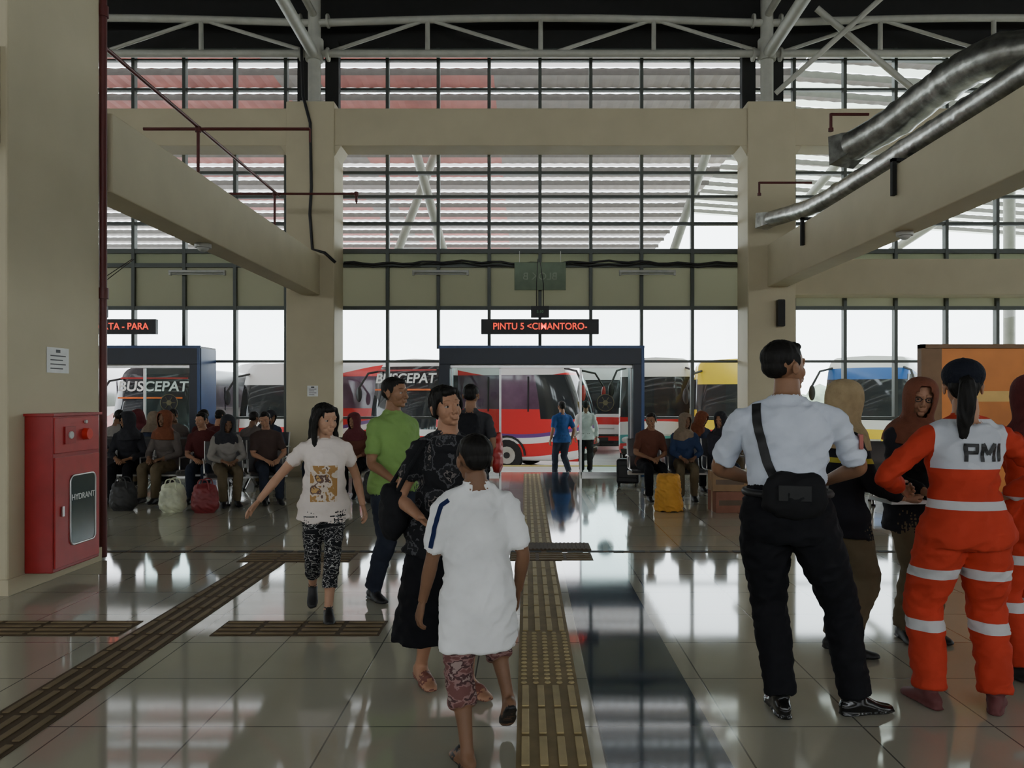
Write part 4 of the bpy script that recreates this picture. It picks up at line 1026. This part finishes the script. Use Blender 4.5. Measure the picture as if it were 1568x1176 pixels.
def carton(x,y,z,w,d,h,yaw,m):
    e=empty('cardboard_box',T(x,y,z)@RZ(yaw)); g=G(); g.box((-w/2,-d/2,0),(w/2,d/2,h),m,bev=.004); g.box((-w/2-.001,-.03,.0),(w/2+.001,.03,h+.002),M_cartape)
    g.box((-w/2+.04,-d/2-.002,h*.35),(w/2-.06,-d/2-.001,h*.6),mat('carton_print',(.12,.08,.05))); g.obj('carton',e)
M_cartape=mat('tape',(.35,.22,.10),.3); M_cart=mat('cardboard',(.30,.19,.10),.8); M_cart2=mat('cardboard_red',(.27,.12,.08),.8)
carton(2.66,10.1,0,.45,.35,.27,4,M_cart2); carton(2.65,10.1,.275,.46,.34,.25,-3,M_cart)
e=empty('suitcase',T(1.72,12.9,0)@RZ(-15)); g=G(); g.box((-.19,-.13,.05),(.19,.13,.46),mat('black_suitcase',(.012,.012,.014),.5),bev=.04)
for s in (-.12,.12): g.tube([(s,.1,.44),(s,.1,.52)],.01,M_silver,6); g.tube([(s*1.2,-.08,.035),(s*1.2-.02,-.08,.035)],.035,M_rubber,10); g.tube([(s*1.2,.08,.035),(s*1.2-.02,.08,.035)],.035,M_rubber,10)
g.tube([(-.12,.1,.52),(.12,.1,.52)],.014,M_black,8); g.box((-.15,-.145,.15),(.15,-.12,.35),M_black,bev=.01); g.obj('shell',e)
e=empty('yellow_draped_stool',T(1.88,10.15,0)); b=Body(); b.loft([((0,0,.01),.19,.19),((0,0,.2),.17,.17),((0,0,.42),.145,.145),((0,0,.47),.13,.13)],0,(1,0,0))
me=b.mesh('drape',.012,[mat('yellow_cloth',(.58,.29,.04),.8)],2,wrinkle=(0,),amp=.02); o=bpy.data.objects.new('drape',me); COL.objects.link(o); o.parent=e
def carrier(x,y,m,name,s=1):
    e=empty(name,T(x,y,0)); softbag(e,(0,0,.19*s),(.17*s,.12*s,.16*s),m,'bag_body')
    for d in (-.07,.07): strap(e,[(-.08*s,d,.3*s),(-.05*s,d,.42*s),(.05*s,d,.42*s),(.08*s,d,.3*s)],.008,m,'handle')
carrier(-4.58,10.0,mat('white_plastic_bag',(.6,.63,.46),.4,0,.3,6),'plastic_carrier_bag'); carrier(-4.14,9.95,mat('maroon_bag',(.22,.03,.035),.5),'travel_bag')
carrier(-5.3,10.15,mat('dark_bag',(.03,.03,.03),.6),'travel_bag'); carrier(-2.1,10.9,mat('dark_bag_b',(.03,.03,.03),.6),'travel_bag',1.2)

e=empty('orange_banner_stand',T(4.62,7.4,0)); g=G()
m_ob=mat('orange_banner',(.62,.20,.03),.5,0,.35,1.2); m_tb=mat('tan_panel',(.20,.11,.05),.6)
g.box((-.80,-.02,0.05),(1.4,.02,1.98),m_ob,bev=.005); g.box((-.84,-.04,0),(-.80,.04,2.0),m_tb); g.box((-.84,-.04,1.96),(1.4,.04,2.0),m_tb); g.box((-.80,-.03,.05),(-.64,-.02,1.96),m_tb)
g.box((-.55,-.028,1.45),(1.3,-.022,1.55),mat('banner_stripe',(.68,.42,.12),.5)); g.box((-.84,-.2,0),(-.76,.2,.04),m_tb); g.box((1.3,-.2,0),(1.38,.2,.04),m_tb); g.obj('banner_wall',e)

# ---------------------------------------------------------------- light / world / camera
w=bpy.data.worlds.new('overcast'); bpy.context.scene.world=w; w.use_nodes=True
N=w.node_tree.nodes; L=w.node_tree.links; bg=N['Background']
tc=N.new('ShaderNodeTexCoord'); sp=N.new('ShaderNodeSeparateXYZ'); L.new(tc.outputs['Generated'],sp.inputs[0])
r=N.new('ShaderNodeValToRGB'); r.color_ramp.elements[0].color=(.90,.95,1,1); r.color_ramp.elements[1].color=(.86,.92,1,1); L.new(sp.outputs['Z'],r.inputs[0]); L.new(r.outputs[0],bg.inputs[0])
bg.inputs[1].default_value=8.0
sd=bpy.data.lights.new('sun','SUN'); sd.energy=5; sd.angle=.3; so=bpy.data.objects.new('sun',sd); COL.objects.link(so); so.rotation_euler=(math.radians(35),math.radians(15),math.radians(160))

cam=bpy.data.cameras.new('camera'); co=bpy.data.objects.new('camera',cam); COL.objects.link(co)
co.location=(0,0,1.5); co.rotation_euler=(math.pi/2,0,0)
cam.sensor_width=36; cam.lens=1180/1568*36; cam.shift_x=-21/1568; cam.shift_y=19/1568; cam.clip_end=400
bpy.context.scene.camera=co
